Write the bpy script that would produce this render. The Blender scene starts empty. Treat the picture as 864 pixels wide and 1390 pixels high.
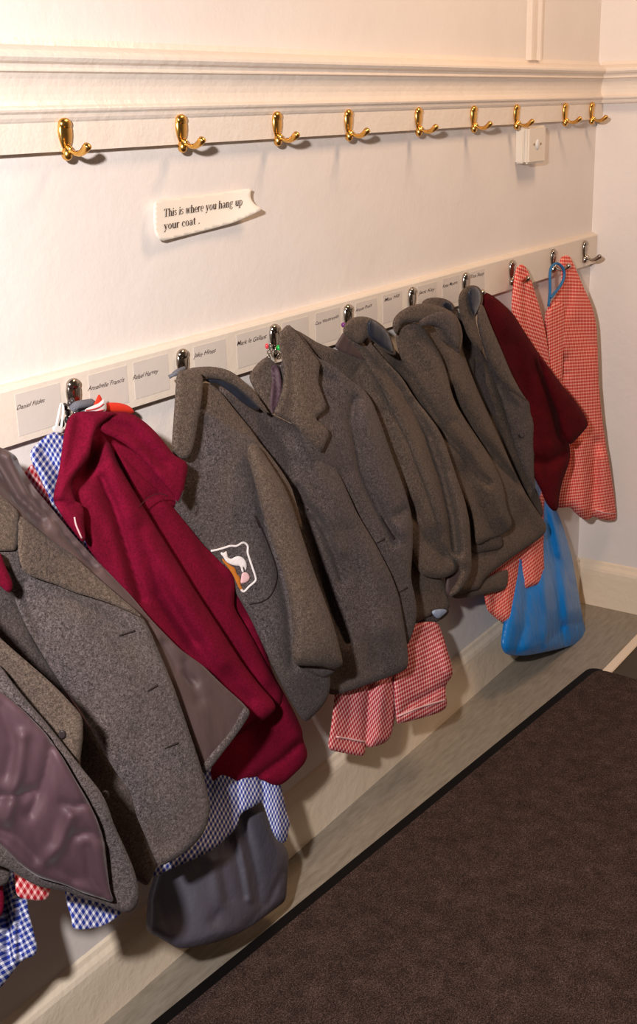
import bpy, bmesh, math, random
import numpy as np
from mathutils import Vector, Matrix, geometry
random.seed(7)
# ------------------------------------------------------------------ camera model
F = 1600.0; YAW, PIT, ROLL = 0.96577, 0.30425, -0.02776
CAM = np.array([0.0, -1.25, 1.4513])
XC = 3.1727                                  # end wall
def _axes():
    f = np.array([math.sin(YAW)*math.cos(PIT), math.cos(YAW)*math.cos(PIT), -math.sin(PIT)])
    r = np.array([math.cos(YAW), -math.sin(YAW), 0.0]); u = np.cross(r, f)
    c, s = math.cos(ROLL), math.sin(ROLL)
    return c*r+s*u, -s*r+c*u, f
AR, AU, AF = _axes()
def ray(px, py):
    return AF + AR*((px-432)/F) - AU*((py-650)/F)
def at(px, py, d=0.0):                       # pixel -> point standing d in front of the long wall
    v = ray(px, py); t = (-d-CAM[1])/v[1]
    return CAM + v*t
def on_end(px, py, x=XC):
    v = ray(px, py); t = (x-CAM[0])/v[0]
    return CAM + v*t
def at_z(px, py, z):
    v = ray(px, py); t = (z-CAM[2])/v[2]
    return CAM + v*t
def at_many(P, d):
    V = AF[None, :] + np.outer((P[:, 0]-432)/F, AR) - np.outer((P[:, 1]-650)/F, AU)
    t = (-d-CAM[1])/V[:, 1]
    return CAM[None, :] + V*t[:, None]

sc = bpy.context.scene
C = sc.collection
cd = bpy.data.cameras.new('camera'); cam = bpy.data.objects.new('camera', cd); C.objects.link(cam)
cam.matrix_world = Matrix(((AR[0], AU[0], -AF[0], CAM[0]), (AR[1], AU[1], -AF[1], CAM[1]), (AR[2], AU[2], -AF[2], CAM[2]), (0, 0, 0, 1)))
cd.sensor_fit = 'VERTICAL'; cd.sensor_height = 36; cd.sensor_width = 24
cd.lens = F/1390*36; cd.shift_y = -45/1390; cd.clip_start = 0.02; cd.clip_end = 60
sc.camera = cam

# ------------------------------------------------------------------ materials
def lin(c):
    return tuple(((v/255)/12.92 if v/255 <= .04045 else ((v/255+.055)/1.055)**2.4) for v in c) + (1,)
class NT:
    def __init__(s, name):
        m = bpy.data.materials.new(name); m.use_nodes = True; s.m = m; s.t = m.node_tree
        s.b = s.t.nodes['Principled BSDF']
    def n(s, typ, **kw):
        o = s.t.nodes.new(typ)
        for k, v in kw.items():
            if k.startswith('i_'): o.inputs[k[2:].replace('_', ' ')].default_value = v
            else: setattr(o, k, v)
        return o
    def l(s, a, b): s.t.links.new(a, b)
    def coord(s, kind='Object'): return s.n('ShaderNodeTexCoord').outputs[kind]
    def noise(s, vec, scale, detail=3, rough=.6):
        o = s.n('ShaderNodeTexNoise'); o.inputs['Scale'].default_value = scale
        o.inputs['Detail'].default_value = detail; o.inputs['Roughness'].default_value = rough
        if vec is not None: s.l(vec, o.inputs['Vector'])
        return o.outputs['Fac']
    def ramp(s, fac, stops):
        o = s.n('ShaderNodeValToRGB'); e = o.color_ramp.elements
        while len(e) < len(stops): e.new(.5)
        for i, (p, c) in enumerate(stops): e[i].position = p; e[i].color = c
        s.l(fac, o.inputs[0]); return o.outputs[0]
    def mix(s, fac, a, b, typ='MIX'):
        o = s.n('ShaderNodeMix', data_type='RGBA', blend_type=typ)
        for k, v in ((0, fac), (6, a), (7, b)):
            if hasattr(v, 'is_linked') or hasattr(v, 'links'): s.l(v, o.inputs[k])
            else: o.inputs[k].default_value = v
        return o.outputs[2]
    def math(s, op, a, b=0.0):
        o = s.n('ShaderNodeMath', operation=op)
        for k, v in ((0, a), (1, b)):
            if hasattr(v, 'links'): s.l(v, o.inputs[k])
            else: o.inputs[k].default_value = v
        return o.outputs[0]
    def bump(s, h, strength, dist):
        o = s.n('ShaderNodeBump'); o.inputs['Strength'].default_value = strength; o.inputs['Distance'].default_value = dist
        s.l(h, o.inputs['Height']); s.l(o.outputs[0], s.b.inputs['Normal'])
    def stretch(s, vec, sx, sy, sz):
        o = s.n('ShaderNodeMapping'); o.inputs['Scale'].default_value = (sx, sy, sz); s.l(vec, o.inputs[0]); return o.outputs[0]
    def set(s, **kw):
        for k, v in kw.items(): s.b.inputs[k.replace('_', ' ')].default_value = v

def plain(name, col, rough=.6, metal=0, spec=.5, bump=None, coat=0):
    k = NT(name); k.set(Base_Color=lin(col), Roughness=rough, Metallic=metal)
    k.b.inputs['Specular IOR Level'].default_value = spec
    if coat: k.b.inputs['Coat Weight'].default_value = coat
    if bump: k.bump(k.noise(k.coord(), bump[0]), bump[1], bump[2])
    return k.m
def wool(name, base, spread=.35, warm=(120, 98, 78), warmth=.3):
    k = NT(name); co = k.coord()
    b = np.array(lin(base)[:3])
    f1 = k.noise(co, 480, 2, .75); f2 = k.noise(co, 210, 3, .7); f3 = k.noise(co, 9, 3, .6)
    sp = k.math('ADD', k.math('MULTIPLY', f1, .6), k.math('MULTIPLY', f2, .4))
    c = k.ramp(sp, [(.36, tuple(b*(1-spread*1.3))+(1,)), (.5, tuple(b)+(1,)), (.66, tuple(b*(1+spread*2.2))+(1,))])
    w = k.ramp(f3, [(.35, (0, 0, 0, 1)), (.7, (1, 1, 1, 1))])
    c = k.mix(k.math('MULTIPLY', w, warmth), c, lin(warm))
    k.l(c, k.b.inputs['Base Color']); k.set(Roughness=.95)
    k.b.inputs['Specular IOR Level'].default_value = .12
    k.b.inputs['Sheen Weight'].default_value = .05; k.b.inputs['Sheen Roughness'].default_value = .6
    k.bump(sp, .5, .0018); return k.m
def fleece(name, base, k2=1.5):
    k = NT(name); co = k.coord(); b = np.array(lin(base)[:3])
    f = k.noise(co, 330, 3, .75); g = k.noise(co, 25, 3, .6)
    c = k.ramp(k.math('ADD', k.math('MULTIPLY', f, .7), k.math('MULTIPLY', g, .3)), [(.38, tuple(b*.72)+(1,)), (.62, tuple(b*k2)+(1,))])
    k.l(c, k.b.inputs['Base Color']); k.set(Roughness=.95)
    k.b.inputs['Specular IOR Level'].default_value = .1
    k.bump(f, .4, .0015); return k.m
def satin(name, base, rough=.58):
    k = NT(name); co = k.coord(); b = np.array(lin(base)[:3])
    c = k.ramp(k.noise(k.stretch(co, 1, 1, .3), 30, 4, .6), [(.3, tuple(b*.8)+(1,)), (.7, tuple(b*1.2)+(1,))])
    k.l(c, k.b.inputs['Base Color']); k.set(Roughness=rough); k.b.inputs['Specular IOR Level'].default_value = .28; k.b.inputs['Sheen Weight'].default_value = .2
    k.b.inputs['Sheen Roughness'].default_value = .3
    k.bump(k.noise(k.stretch(co, 1.6, 1.6, .5), 16, 2, .5), .3, .012); return k.m
def gingham(name, col, white=(225, 215, 210), size=.0085, mid=None):
    k = NT(name); uv = k.coord('UV')
    sx = k.n('ShaderNodeSeparateXYZ'); k.l(uv, sx.inputs[0])
    def st(o):
        f = k.math('FRACT', k.math('MULTIPLY', o, 1/size))
        return k.math('GREATER_THAN', f, .42)
    s = k.math('MULTIPLY', k.math('ADD', st(sx.outputs[0]), st(sx.outputs[1])), .5)
    c0, c1 = np.array(lin(white)), np.array(lin(col)); mid_c = lin(mid) if mid else tuple(c0*.36+c1*.64)
    c = k.ramp(s, [(0, tuple(c0)), (.5, mid_c), (1, tuple(c1))])
    k.t.nodes[-1].color_ramp.interpolation = 'LINEAR'
    k.l(c, k.b.inputs['Base Color']); k.set(Roughness=.85); k.b.inputs['Specular IOR Level'].default_value = .2
    k.bump(k.noise(k.coord(), 60, 3), .3, .004); return k.m
def paint(name, a, b, rough=.45, bump=.25):
    k = NT(name); co = k.coord()
    f = k.noise(co, 3.1, 5, .6)
    c = k.ramp(f, [(.35, lin(a)), (.65, lin(b))]); k.l(c, k.b.inputs['Base Color'])
    k.set(Roughness=rough); k.b.inputs['Specular IOR Level'].default_value = .35
    h = k.math('ADD', k.noise(co, 14, 5, .65), k.math('MULTIPLY', k.noise(co, 70, 2), .15))
    k.bump(h, bump, .012); return k.m

M = {}
M['wall'] = paint('wall_paint', (232, 222, 215), (237, 228, 221), .55, .16)
M['trim'] = paint('gloss_trim_paint', (232, 218, 204), (236, 223, 210), .32, .3)
M['skirt'] = paint('skirting_paint', (234, 214, 188), (240, 222, 198), .35, .3)
M['rail'] = paint('peg_rail_paint', (226, 212, 196), (232, 219, 204), .38, .15)
M['wool_a'] = wool('grey_wool', (78, 70, 70), .65, warmth=.18)
M['wool_b'] = wool('dark_grey_wool', (74, 65, 64), .6, warmth=.18)
M['wool_c'] = wool('brown_grey_wool', (84, 71, 63), .55, warmth=.2)
M['wool_d'] = wool('muted_grey_wool', (80, 67, 58), .55, warmth=.2)
M['lining'] = satin('mauve_lining', (82, 60, 66))
M['lining_b'] = satin('brown_lining', (86, 68, 66))
M['lining_blue'] = satin('pale_blue_lining', (150, 165, 190))
M['navy'] = satin('navy_lining', (44, 46, 56), .4)
M['fleece'] = fleece('burgundy_fleece', (108, 10, 38), 1.3)
M['knit'] = fleece('dark_red_knit', (72, 8, 14))
M['ging_red'] = gingham('red_gingham', (164, 22, 38), (238, 190, 188))
M['ging_coral'] = gingham('coral_gingham', (202, 42, 34), (250, 190, 172))
M['ging_blue'] = gingham('blue_gingham', (34, 52, 140), (228, 228, 236))
M['ging_white'] = plain('white_cotton', (225, 222, 222), .8)
M['thread'] = plain('dark_thread', (38, 24, 22), .9)
M['redthread'] = plain('deep_red_thread', (58, 4, 14), .9)
M['pinkthread'] = plain('pale_pink_thread', (226, 180, 180), .8)
M['whitethread'] = plain('white_thread', (238, 226, 222), .8, bump=(900, .5, .001))
M['orange'] = plain('orange_thread', (190, 110, 30), .8)
M['redstrap'] = plain('bright_red_cloth', (226, 50, 24), .7)
M['fuzz'] = plain('grey_fuzzy_loop', (110, 110, 118), .95, bump=(500, .8, .003))
M['button'] = plain('dark_button', (52, 44, 44), .35)
M['pearl'] = plain('clear_button', (235, 225, 215), .2)
M['brass'] = plain('polished_brass', (226, 176, 96), .26, 1)
M['chrome'] = plain('worn_chrome', (172, 162, 152), .2, 1)
M['socket'] = plain('socket_plastic', (228, 216, 200), .35)
M['screw'] = plain('screw_metal', (150, 120, 90), .4, .6)
M['paper'] = plain('paper', (240, 228, 212), .75)
M['card'] = plain('name_card', (214, 203, 193), .5, bump=(25, .2, .004))
M['ink'] = plain('brown_ink', (70, 42, 38), .8)
M['print'] = plain('printed_ink', (62, 34, 22), .8)
M['cord'] = plain('blue_cord', (34, 106, 158), .7, bump=(900, .6, .001))
M['green'] = plain('green_bead', (30, 170, 70), .2)
M['redbead'] = plain('pink_red_bead', (220, 60, 70), .3)
M['purple'] = plain('purple_bead', (110, 40, 110), .3)
M['white_tie'] = plain('white_tie', (232, 228, 224), .6)
M['greybag'] = plain('grey_bag_cloth', (84, 81, 92), .42, spec=.4, bump=(40, .35, .006))
M['rubber'] = plain('black_rubber', (9, 7, 7), .7, spec=.2)
k = NT('blue_plastic'); k.set(Base_Color=lin((18, 118, 196)), Roughness=.32); k.b.inputs['Specular IOR Level'].default_value = .5
k.bump(k.noise(k.stretch(k.coord(), 2, 2, .35), 12, 3, .6), .4, .02); M['bluebag'] = k.m
k = NT('lino'); co = k.coord()
f = k.noise(k.stretch(co, 2.2, 14, 1), 7, 6, .72)
k.l(k.ramp(f, [(.3, lin((122, 112, 98))), (.5, lin((142, 132, 118))), (.7, lin((156, 146, 131)))]), k.b.inputs['Base Color'])
k.set(Roughness=.5); M['lino'] = k.m
k = NT('mat_pile'); co = k.coord()
f = k.noise(co, 420, 2, .8); g = k.noise(co, 30, 4, .7)
s_ = k.math('ADD', k.math('MULTIPLY', f, .78), k.math('MULTIPLY', g, .22))
k.l(k.ramp(s_, [(.34, lin((26, 19, 18))), (.5, lin((66, 51, 47))), (.68, lin((118, 98, 90)))]), k.b.inputs['Base Color'])
k.set(Roughness=.97); k.b.inputs['Specular IOR Level'].default_value = .08; k.bump(s_, .8, .004); M['mat'] = k.m
M['darkfloor'] = plain('dark_brown_floor', (58, 44, 26), .5, bump=(60, .3, .003))

# ------------------------------------------------------------------ object helpers
def tag(o, label=None, cat=None, group=None, kind=None):
    if label: o['label'] = label
    if cat: o['category'] = cat
    if group: o['group'] = group
    if kind: o['kind'] = kind
    return o
def empty(name, loc, label, cat, group=None):
    o = bpy.data.objects.new(name, None); o.empty_display_size = .05; C.objects.link(o); o.location = Vector(loc)
    return tag(o, label, cat, group)
SUBOF = {'buttonhole': ['front_panel', 'body'], 'zip': ['collar'], 'seam': ['front_panel', 'back_panel'], 'pocket_edge': ['body', 'back_panel'], 'pocket_seam': ['front_panel'],
         'badge_border': ['front_panel'], 'badge_lamb': ['front_panel'], 'badge_scroll': ['front_panel'], 'badge_orange': ['front_panel'], 'collar_lining': ['collar'],
         'hem_facing': ['lining'], 'handwriting': ['card'], 'printed_text': ['sheet'], 'red_marking': ['white_band'], 'hem_seam': ['skirt'], 'placket': ['body'], 'hem_band': ['body'],
         'neck_label': ['bodice'], 'cuff_lining': ['sleeve'], 'screw': ['cover_plate'], 'button': ['cover_plate', 'front_panel', 'body'], 'hem_lining': ['back_panel']}
def link(name, verts, faces, mat, parent=None, origin=None, smooth=True, uvs=None):
    if parent is not None and name in SUBOF:
        for base in SUBOF[name]:
            k_ = [c for c in parent.children if c.name.split('.')[0] == base]
            if k_: parent = max(k_, key=lambda c: c.name); break
    root = parent
    off = np.zeros(3)
    while root is not None:
        off = off + np.array(root.location); root = root.parent
    if parent is None and origin is not None: off = np.array(origin, float)
    V = np.asarray(verts, float) - off
    me = bpy.data.meshes.new(name); me.from_pydata([tuple(v) for v in V], [], [tuple(int(i) for i in f) for f in faces])
    me.materials.append(mat)
    if uvs is not None:
        ul = me.uv_layers.new(name='uv')
        for lp in me.loops: ul.data[lp.index].uv = uvs[lp.vertex_index]
    if smooth:
        for p in me.polygons: p.use_smooth = True
    me.update()
    o = bpy.data.objects.new(name, me); C.objects.link(o)
    if parent is not None: o.parent = parent
    elif origin is not None: o.location = Vector(origin)
    return o
def from_bm(name, bm, mat, parent=None, origin=None, smooth=True):
    bm.verts.ensure_lookup_table()
    v = [tuple(x.co) for x in bm.verts]; bm.verts.index_update()
    f = [[x.index for x in p.verts] for p in bm.faces]; bm.free()
    return link(name, v, f, mat, parent, origin, smooth)
def box(name, lo, hi, mat, parent=None, bev=.002, kind=None, origin=None):
    bm = bmesh.new(); bmesh.ops.create_cube(bm, size=1)
    lo, hi = Vector(lo), Vector(hi)
    for v in bm.verts: v.co = Vector([(lo[i]+hi[i])/2 + v.co[i]*(hi[i]-lo[i]) for i in range(3)])
    if bev: bmesh.ops.bevel(bm, geom=bm.edges[:], offset=bev, segments=2, affect='EDGES')
    o = from_bm(name, bm, mat, parent, origin, smooth=False)
    if kind: o['kind'] = kind
    return o
def sweep(name, prof, a, b, axis, mat, sign=-1):
    """profile [(out,z)] run from a to b along axis 'x' (wall y=0) or 'y' (end wall)"""
    V = []
    for t in (a, b):
        for (o, z) in prof:
            V.append((t, -o, z) if axis == 'x' else (XC-o, t, z))
    n = len(prof); Fc = [(i, i+1, n+i+1, n+i) for i in range(n-1)] + [tuple(range(n)), tuple(range(2*n-1, n-1, -1))]
    return link(name, V, Fc, mat, smooth=False)
def tube(name, pts, rad, mat, parent=None, seg=8, cap=True):
    pts = [Vector(p) for p in pts]; n = len(pts)
    rr = rad if hasattr(rad, '__len__') else [rad]*n
    V, Fc = [], []; up = Vector((0.13, 0.31, 1)).normalized()
    for i, p in enumerate(pts):
        t = (pts[min(i+1, n-1)]-pts[max(i-1, 0)])
        t = t.normalized() if t.length > 1e-9 else Vector((0, 0, 1))
        s = t.cross(up); s = s.normalized() if s.length > .05 else t.cross(Vector((1, 0, 0))).normalized()
        u = s.cross(t).normalized(); up = u
        for j in range(seg):
            a = 2*math.pi*j/seg; V.append(p + (s*math.cos(a)+u*math.sin(a))*rr[i])
    for i in range(n-1):
        for j in range(seg): Fc.append((i*seg+j, i*seg+(j+1) % seg, (i+1)*seg+(j+1) % seg, (i+1)*seg+j))
    if cap: Fc.append(tuple(range(seg))[::-1]); Fc.append(tuple(range((n-1)*seg, n*seg)))
    return link(name, V, Fc, mat, parent)
def crom(pts, k=6):
    P = [np.array(p, float) for p in pts]; P = [2*P[0]-P[1]] + P + [2*P[-1]-P[-2]]; out = []
    for i in range(1, len(P)-2):
        for j in range(k):
            t = j/k; a, b, c, d = P[i-1:i+3]
            out.append(.5*((2*b)+(-a+c)*t+(2*a-5*b+4*c-d)*t*t+(-a+3*b-3*c+d)*t**3))
    out.append(P[-2]); return out

# ------------------------------------------------------------------ cloth panels
class Depth:
    """smooth distance-from-wall field through anchor points"""
    def __init__(s, anchors):
        A = np.array(anchors, float); s.P = A[:, :2]/300; n = len(A)
        K = s.k(s.P, s.P) + np.eye(n)*.02
        Q = np.hstack([np.ones((n, 1)), s.P]); Z = np.zeros((3, 3))
        s.w = np.linalg.solve(np.block([[K, Q], [Q.T, Z]]) + np.diag([0]*n+[-1e-9]*3), np.concatenate([A[:, 2], np.zeros(3)])); s.n = n
    add = 0.0
    def k(s, a, b):
        r2 = ((a[:, None]-b[None])**2).sum(-1); return .5*r2*np.log(r2+1e-12)
    def __call__(s, P):
        P = np.atleast_2d(P)/300
        return s.add + s.k(P, s.P)@s.w[:s.n] + s.w[s.n] + P@s.w[s.n+1:]
def seg_dist(P, poly, closed=False):
    L = np.array(poly, float); A = L if closed else L[:-1]; B = np.roll(L, -1, 0) if closed else L[1:]
    best = np.full(len(P), 1e9); side = np.zeros(len(P))
    for a, b in zip(A, B):
        d = b-a; L2 = max((d@d), 1e-9); t = np.clip(((P-a)@d)/L2, 0, 1)
        v = P-(a+t[:, None]*d); r = np.hypot(v[:, 0], v[:, 1]); m = r < best
        best[m] = r[m]; side[m] = np.sign(d[0]*v[m, 1]-d[1]*v[m, 0])
    return best, side
def inside(P, L):
    L = np.array(L); x, y = P[:, 0], P[:, 1]; c = np.zeros(len(P), bool); j = len(L)-1
    for i in range(len(L)):
        xi, yi = L[i]; xj, yj = L[j]
        if yi != yj:
            m = ((yi > y) != (yj > y)) & (x < (xj-xi)*(y-yi)/(yj-yi)+xi); c ^= m
        j = i
    return c
def smooth_outline(pts, it=2, step=4.0):
    P = [np.array(p, float) for p in pts]
    for _ in range(it):
        Q = []
        for i in range(len(P)):
            a, b = P[i], P[(i+1) % len(P)]; L = np.hypot(*(b-a)); t = min(.25, 5.0/max(L, 1e-6))
            Q += [a+(b-a)*t, b-(b-a)*t]
        P = Q
    out = []
    for i in range(len(P)):
        a, b = P[i], P[(i+1) % len(P)]; L = np.hypot(*(b-a))
        if L < .35: continue
        n = max(1, int(round(L/step)))
        out += [a+(b-a)*k/n for k in range(n)]
    o2 = [out[0]]
    for p in out[1:]:
        if np.hypot(*(p-o2[-1])) > .3: o2.append(p)
    return np.array(o2)
LS = 1.0; FS = 1.0
SURF = {}
def host_of(name, parent):
    for base in SUBOF.get(name, []):
        k_ = [c for c in parent.children if c.name.split('.')[0] == base]
        if k_: return max(k_, key=lambda c: c.name)
def follow(name, parent, P, lift):
    """distance from the wall of the cloth the small part is sewn to"""
    h = host_of(name, parent) if parent is not None else None
    if h is None or h.name not in SURF: return None
    V2, d = SURF[h.name]; out = []
    for p in P:
        r = ((V2-p)**2).sum(1); i = np.argpartition(r, 5)[:5]; w = 1/(r[i]+.5); out.append((d[i]*w).sum()/w.sum())
    return np.array(out)+lift
def panel(name, outline, depth, mat, parent, lift=0.0, thick=.008, roll=(.006, 5), folds=(), step=4.0, wob=.0025, ang=0, origin=None, it=2, dirang=60, dmin=.012):
    O = smooth_outline(outline, it, min(step, 4.5)); lo, hi = O.min(0), O.max(0)
    gx = np.arange(lo[0], hi[0], step); gy = np.arange(lo[1], hi[1], step*.866); G = []
    for j, y in enumerate(gy):
        for x in gx: G.append((x+(step/2 if j % 2 else 0), y))
    G = np.array(G) if len(G) else np.zeros((0, 2))
    if len(G):
        G = G[inside(G, O)]
    if len(G):
        dd, _ = seg_dist(G, O, True); G = G[dd > step*.55]
    P = np.vstack([O, G]) if len(G) else O
    n = len(O)
    r = geometry.delaunay_2d_cdt([Vector(p) for p in P], [(i, (i+1) % n) for i in range(n)], [], 1, 1e-5)
    V2 = np.array([tuple(v) for v in r[0]]); T = [tuple(f) for f in r[2]]
    d = depth(V2) + lift*LS
    ed, _ = seg_dist(V2, O, True)
    if roll[0]: d = d - roll[0]*.75*np.exp(-(ed/(roll[1]*.55))**1.5)
    rel = np.zeros(len(V2))
    for fo in folds:
        kind, pl, w, amp = fo
        q, side = seg_dist(V2, pl)
        if kind == 'v': rel -= FS*amp*np.exp(-(q/w)**1.4)
        elif kind == 'r': rel += amp*np.exp(-(q/w)**2)
        elif kind == 's': rel += amp*side*np.exp(-q/w)*(1-np.exp(-q/3.0))       # raised to the right of travel
    if wob:
        a = math.radians(dirang); c_, s_ = math.cos(a), math.sin(a)
        al = V2[:, 0]*c_+V2[:, 1]*s_; ac = -V2[:, 0]*s_+V2[:, 1]*c_
        ph = (sum(map(ord, name))*37 % 100)/10 + lift*900
        rel += wob*(np.sin(ac/17+ph+np.sin(al/70+ph))*.6+np.sin(ac/9.3+al/90+2*ph)*.3+np.sin(al/33+ac/41+ph)*.35)*np.clip(ed/12, 0, 1)
    d = d + rel
    # never through the walls
    Vr = AF[None, :] + np.outer((V2[:, 0]-432)/F, AR) - np.outer((V2[:, 1]-650)/F, AU)
    te = (XC-.004-CAM[0])/Vr[:, 0]; dend = -(CAM[1]+Vr[:, 1]*te)
    if name in ('badge_lamb', 'badge_scroll', 'badge_orange', 'button'):
        fd = follow(name, parent, V2, {'badge_lamb': .003, 'badge_scroll': .0028, 'badge_orange': .0022, 'button': .004}[name])
        if fd is not None: d = fd - roll[0]*np.exp(-(ed/(roll[1]*.72))**1.5)
    d = np.maximum(d, dmin); d = np.maximum(d, dend+.004)
    th = thick*np.clip(ed/14, .35, 1)
    db = np.maximum(np.maximum(d-th, min(.005, dmin*.5)), dend+.0005); db = np.minimum(db, d-.001)
    W1 = at_many(V2, d); W2 = at_many(V2, db); m = len(V2)
    cnt = {}
    Fc = []
    for t in T:
        A = V2[list(t)]; ar = (A[1, 0]-A[0, 0])*(A[2, 1]-A[0, 1])-(A[1, 1]-A[0, 1])*(A[2, 0]-A[0, 0])
        t = t if ar < 0 else t[::-1]
        Fc.append(t); Fc.append(tuple(m+i for i in t[::-1]))
        for i in range(3):
            e = (t[i], t[(i+1) % 3]); cnt[e] = 1
    for (a, b) in list(cnt):
        if (b, a) not in cnt: Fc.append((b, a, m+a, m+b))
    a = math.radians(ang); c_, s_ = math.cos(a), math.sin(a)
    W0 = at_many(V2, np.maximum(depth(V2)+lift*LS, .01)); su = W0[:, 0]*1.0 + rel*.35; sv = W0[:, 2]
    uv = np.stack([su*c_+sv*s_, -su*s_+sv*c_], -1); uv = np.vstack([uv, uv])
    used = [fo for fo in ()]
    o = link(name, np.vstack([W1, W2]), Fc, mat, parent, origin, True, uv.tolist()); SURF[o.name] = (V2, d); return o
def strip(name, pts, w, depth, mat, parent, lift=.003, thick=.002):
    P = np.array(crom(pts, 4)) if len(pts) > 2 else np.array(pts, float)
    ww = w if hasattr(w, '__len__') else [w, w]
    L, R = [], []
    for i in range(len(P)):
        t = P[min(i+1, len(P)-1)]-P[max(i-1, 0)]; t = t/max(np.hypot(*t), 1e-6); nrm = np.array([-t[1], t[0]])
        h = .5*(ww[0]+(ww[1]-ww[0])*i/(len(P)-1)); L.append(P[i]+nrm*h); R.append(P[i]-nrm*h)
    Q = np.vstack([L, R]); d = depth(Q)+lift*LS
    fd = follow(name, parent, Q, .0022)
    if fd is not None: d = fd
    W1 = at_many(Q, d); W2 = at_many(Q, d-thick); n = len(P); m = 2*n; Fc = []
    for i in range(n-1):
        Fc.append((i, i+1, n+i+1, n+i)); Fc.append((m+i, m+n+i, m+n+i+1, m+i+1))
        Fc.append((i, m+i, m+i+1, i+1)); Fc.append((n+i, n+i+1, m+n+i+1, m+n+i))
    Fc += [(0, n, m+n, m), (n-1, m+n-1, m+2*n-1, 2*n-1)]
    return link(name, np.vstack([W1, W2]), Fc, mat, parent)
def disc(name, px, py, rpx, depth, mat, parent, lift=.006, squash=1.0):
    O = [(px+rpx*squash*math.cos(a), py+rpx*math.sin(a)) for a in np.linspace(0, 2*math.pi, 14)[:-1]]
    return panel(name, O, depth, mat, parent, lift, .003, (.0015, 1.2), (), 1.5, 0, it=0)

# ------------------------------------------------------------------ the setting
KS = 'structure'
def quad(name, vs, mat, kind=KS):
    o = link(name, vs, [(0, 1, 2, 3)], mat, smooth=False); o['kind'] = kind; return o
box('wall_left', (-1.6, 0, -.02), (XC+.1, .1, 2.7), M['wall'], bev=0, kind=KS)
box('wall_end', (XC, -2.2, -.02), (XC+.1, 0, 2.7), M['wall'], bev=0, kind=KS)
box('floor', (-1.6, -2.6, -.05), (XC, 0, 0), M['lino'], bev=0, kind=KS)
box('floor_recess', (2.4, -2.2, -.001), (XC, -.272, .0012), M['darkfloor'], bev=0, kind=KS)
tag(box('trim_4', (2.35, -.272, 0), (XC-.002, -.246, .006), M['skirt'], bev=.002, kind=KS))
Z0 = 1.539
prof = [(0, Z0+.012), (.004, Z0+.003), (.020, Z0-.001), (.030, Z0-.005), (.0335, Z0-.010), (.034, Z0-.014), (.031, Z0-.019), (.0255, Z0-.022), (.0245, Z0-.026),
        (.0275, Z0-.029), (.0275, Z0-.031), (.0215, Z0-.033), (.0185, Z0-.040), (.0165, Z0-.050), (.0160, Z0-.060), (.0175, Z0-.068), (.0205, Z0-.074), (.0255, Z0-.077), (.0265, Z0-.079),
        (.0255, Z0-.082), (.0225, Z0-.085), (.0215, Z0-.090), (.0195, Z0-.094)]
pm = prof + [(.018, Z0-.096), (.018, 1.4046), (0, 1.4046)]
o = sweep('trim_1', pm, -1.6, XC, 'x', M['trim']); o['kind'] = KS
o = sweep('trim_2', prof+[(0, Z0-.096)], -2.2, -.01, 'y', M['trim']); o['kind'] = KS
# vertical panel batten above the moulding
xa, xb = at(714, 40)[0], at(731, 40)[0]
bp = [(xa, 0), (xa+.012, -.009), (xa+.022, -.0095), (xb-.024, -.007), (xb-.014, -.012), (xb-.006, -.012), (xb, 0)]
V = [(x, y, Z0+.008) for x, y in bp]+[(x, y, 2.7) for x, y in bp]; n = len(bp)
o = link('trim_3', V, [(i, n+i, n+i+1, i+1) for i in range(n-1)]+[tuple(range(n))[::-1]], M['trim'], smooth=False); o['kind'] = KS
# peg rail board
bt, bb = 1.1017, 1.0214
pr = [(0, bt+.002), (.010, bt+.001), (.016, bt-.002), (.018, bt-.005), (.018, bb), (0, bb)]
o = sweep('trim_5', pr, -1.6, XC-.004, 'x', M['rail']); o['kind'] = KS
# skirting on both walls
zs_ = .128
sk = [(0, zs_+.012), (.004, zs_+.008), (.007, zs_+.0), (.013, zs_-.008), (.016, zs_-.016), (.017, zs_-.03), (.017, 0), (0, 0)]
o = sweep('baseboard_left', sk, -1.6, XC, 'x', M['skirt']); o['kind'] = KS
o = sweep('baseboard_end', sk, -2.2, -.01, 'y', M['skirt']); o['kind'] = KS

# entrance mat
A, B, D_ = at_z(310, 1300, .008), at_z(800, 903, .008), at_z(864, 920, .008)
ux = (B-A); ux /= np.linalg.norm(ux); uy = np.array([ux[1], -ux[0], 0])
mat_root = empty('entrance_mat', (2.0, -.6, .0), 'large dark brown pile entrance mat with black rubber edge on the floor', 'mat')
def matpoly(a, b, w0, w1, r):
    p = []
    c = [(a, w0), (b, w0), (b, w1), (a, w1)]
    for i, (x, y) in enumerate(c):
        if i == 1:
            for k_ in range(7):
                t = math.pi/2*k_/6; p.append((x-r+r*math.sin(t), y+r-r*math.cos(t)))
        else: p.append((x, y))
    return [A+ux*q[0]+uy*q[1] for q in p]
def slab(name, P, z0, z1, mat, parent):
    n = len(P); V = [(p[0], p[1], z0) for p in P]+[(p[0], p[1], z1) for p in P]
    bm = bmesh.new(); vs = [bm.verts.new(v) for v in V]
    bm.faces.new(vs[:n]); bm.faces.new(vs[n:][::-1])
    for i in range(n): bm.faces.new((vs[i], vs[n+i], vs[n+(i+1) % n], vs[(i+1) % n]))
    bmesh.ops.recalc_face_normals(bm, faces=bm.faces[:])
    e = [e for e in bm.edges if all(v.co.z > z1-1e-4 for v in e.verts)]
    bmesh.ops.bevel(bm, geom=e, offset=.0015, segments=2, affect='EDGES')
    return from_bm(name, bm, mat, parent, smooth=False)
LB = float(np.linalg.norm(B-A))
slab('rubber_edge', matpoly(-2.4, LB+.004, 0, 1.6, .03), .0, .004, M['rubber'], mat_root)
slab('pile', matpoly(-2.38, LB-.006, .026, 1.585, .03), .003, .009, M['mat'], mat_root)

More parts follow.
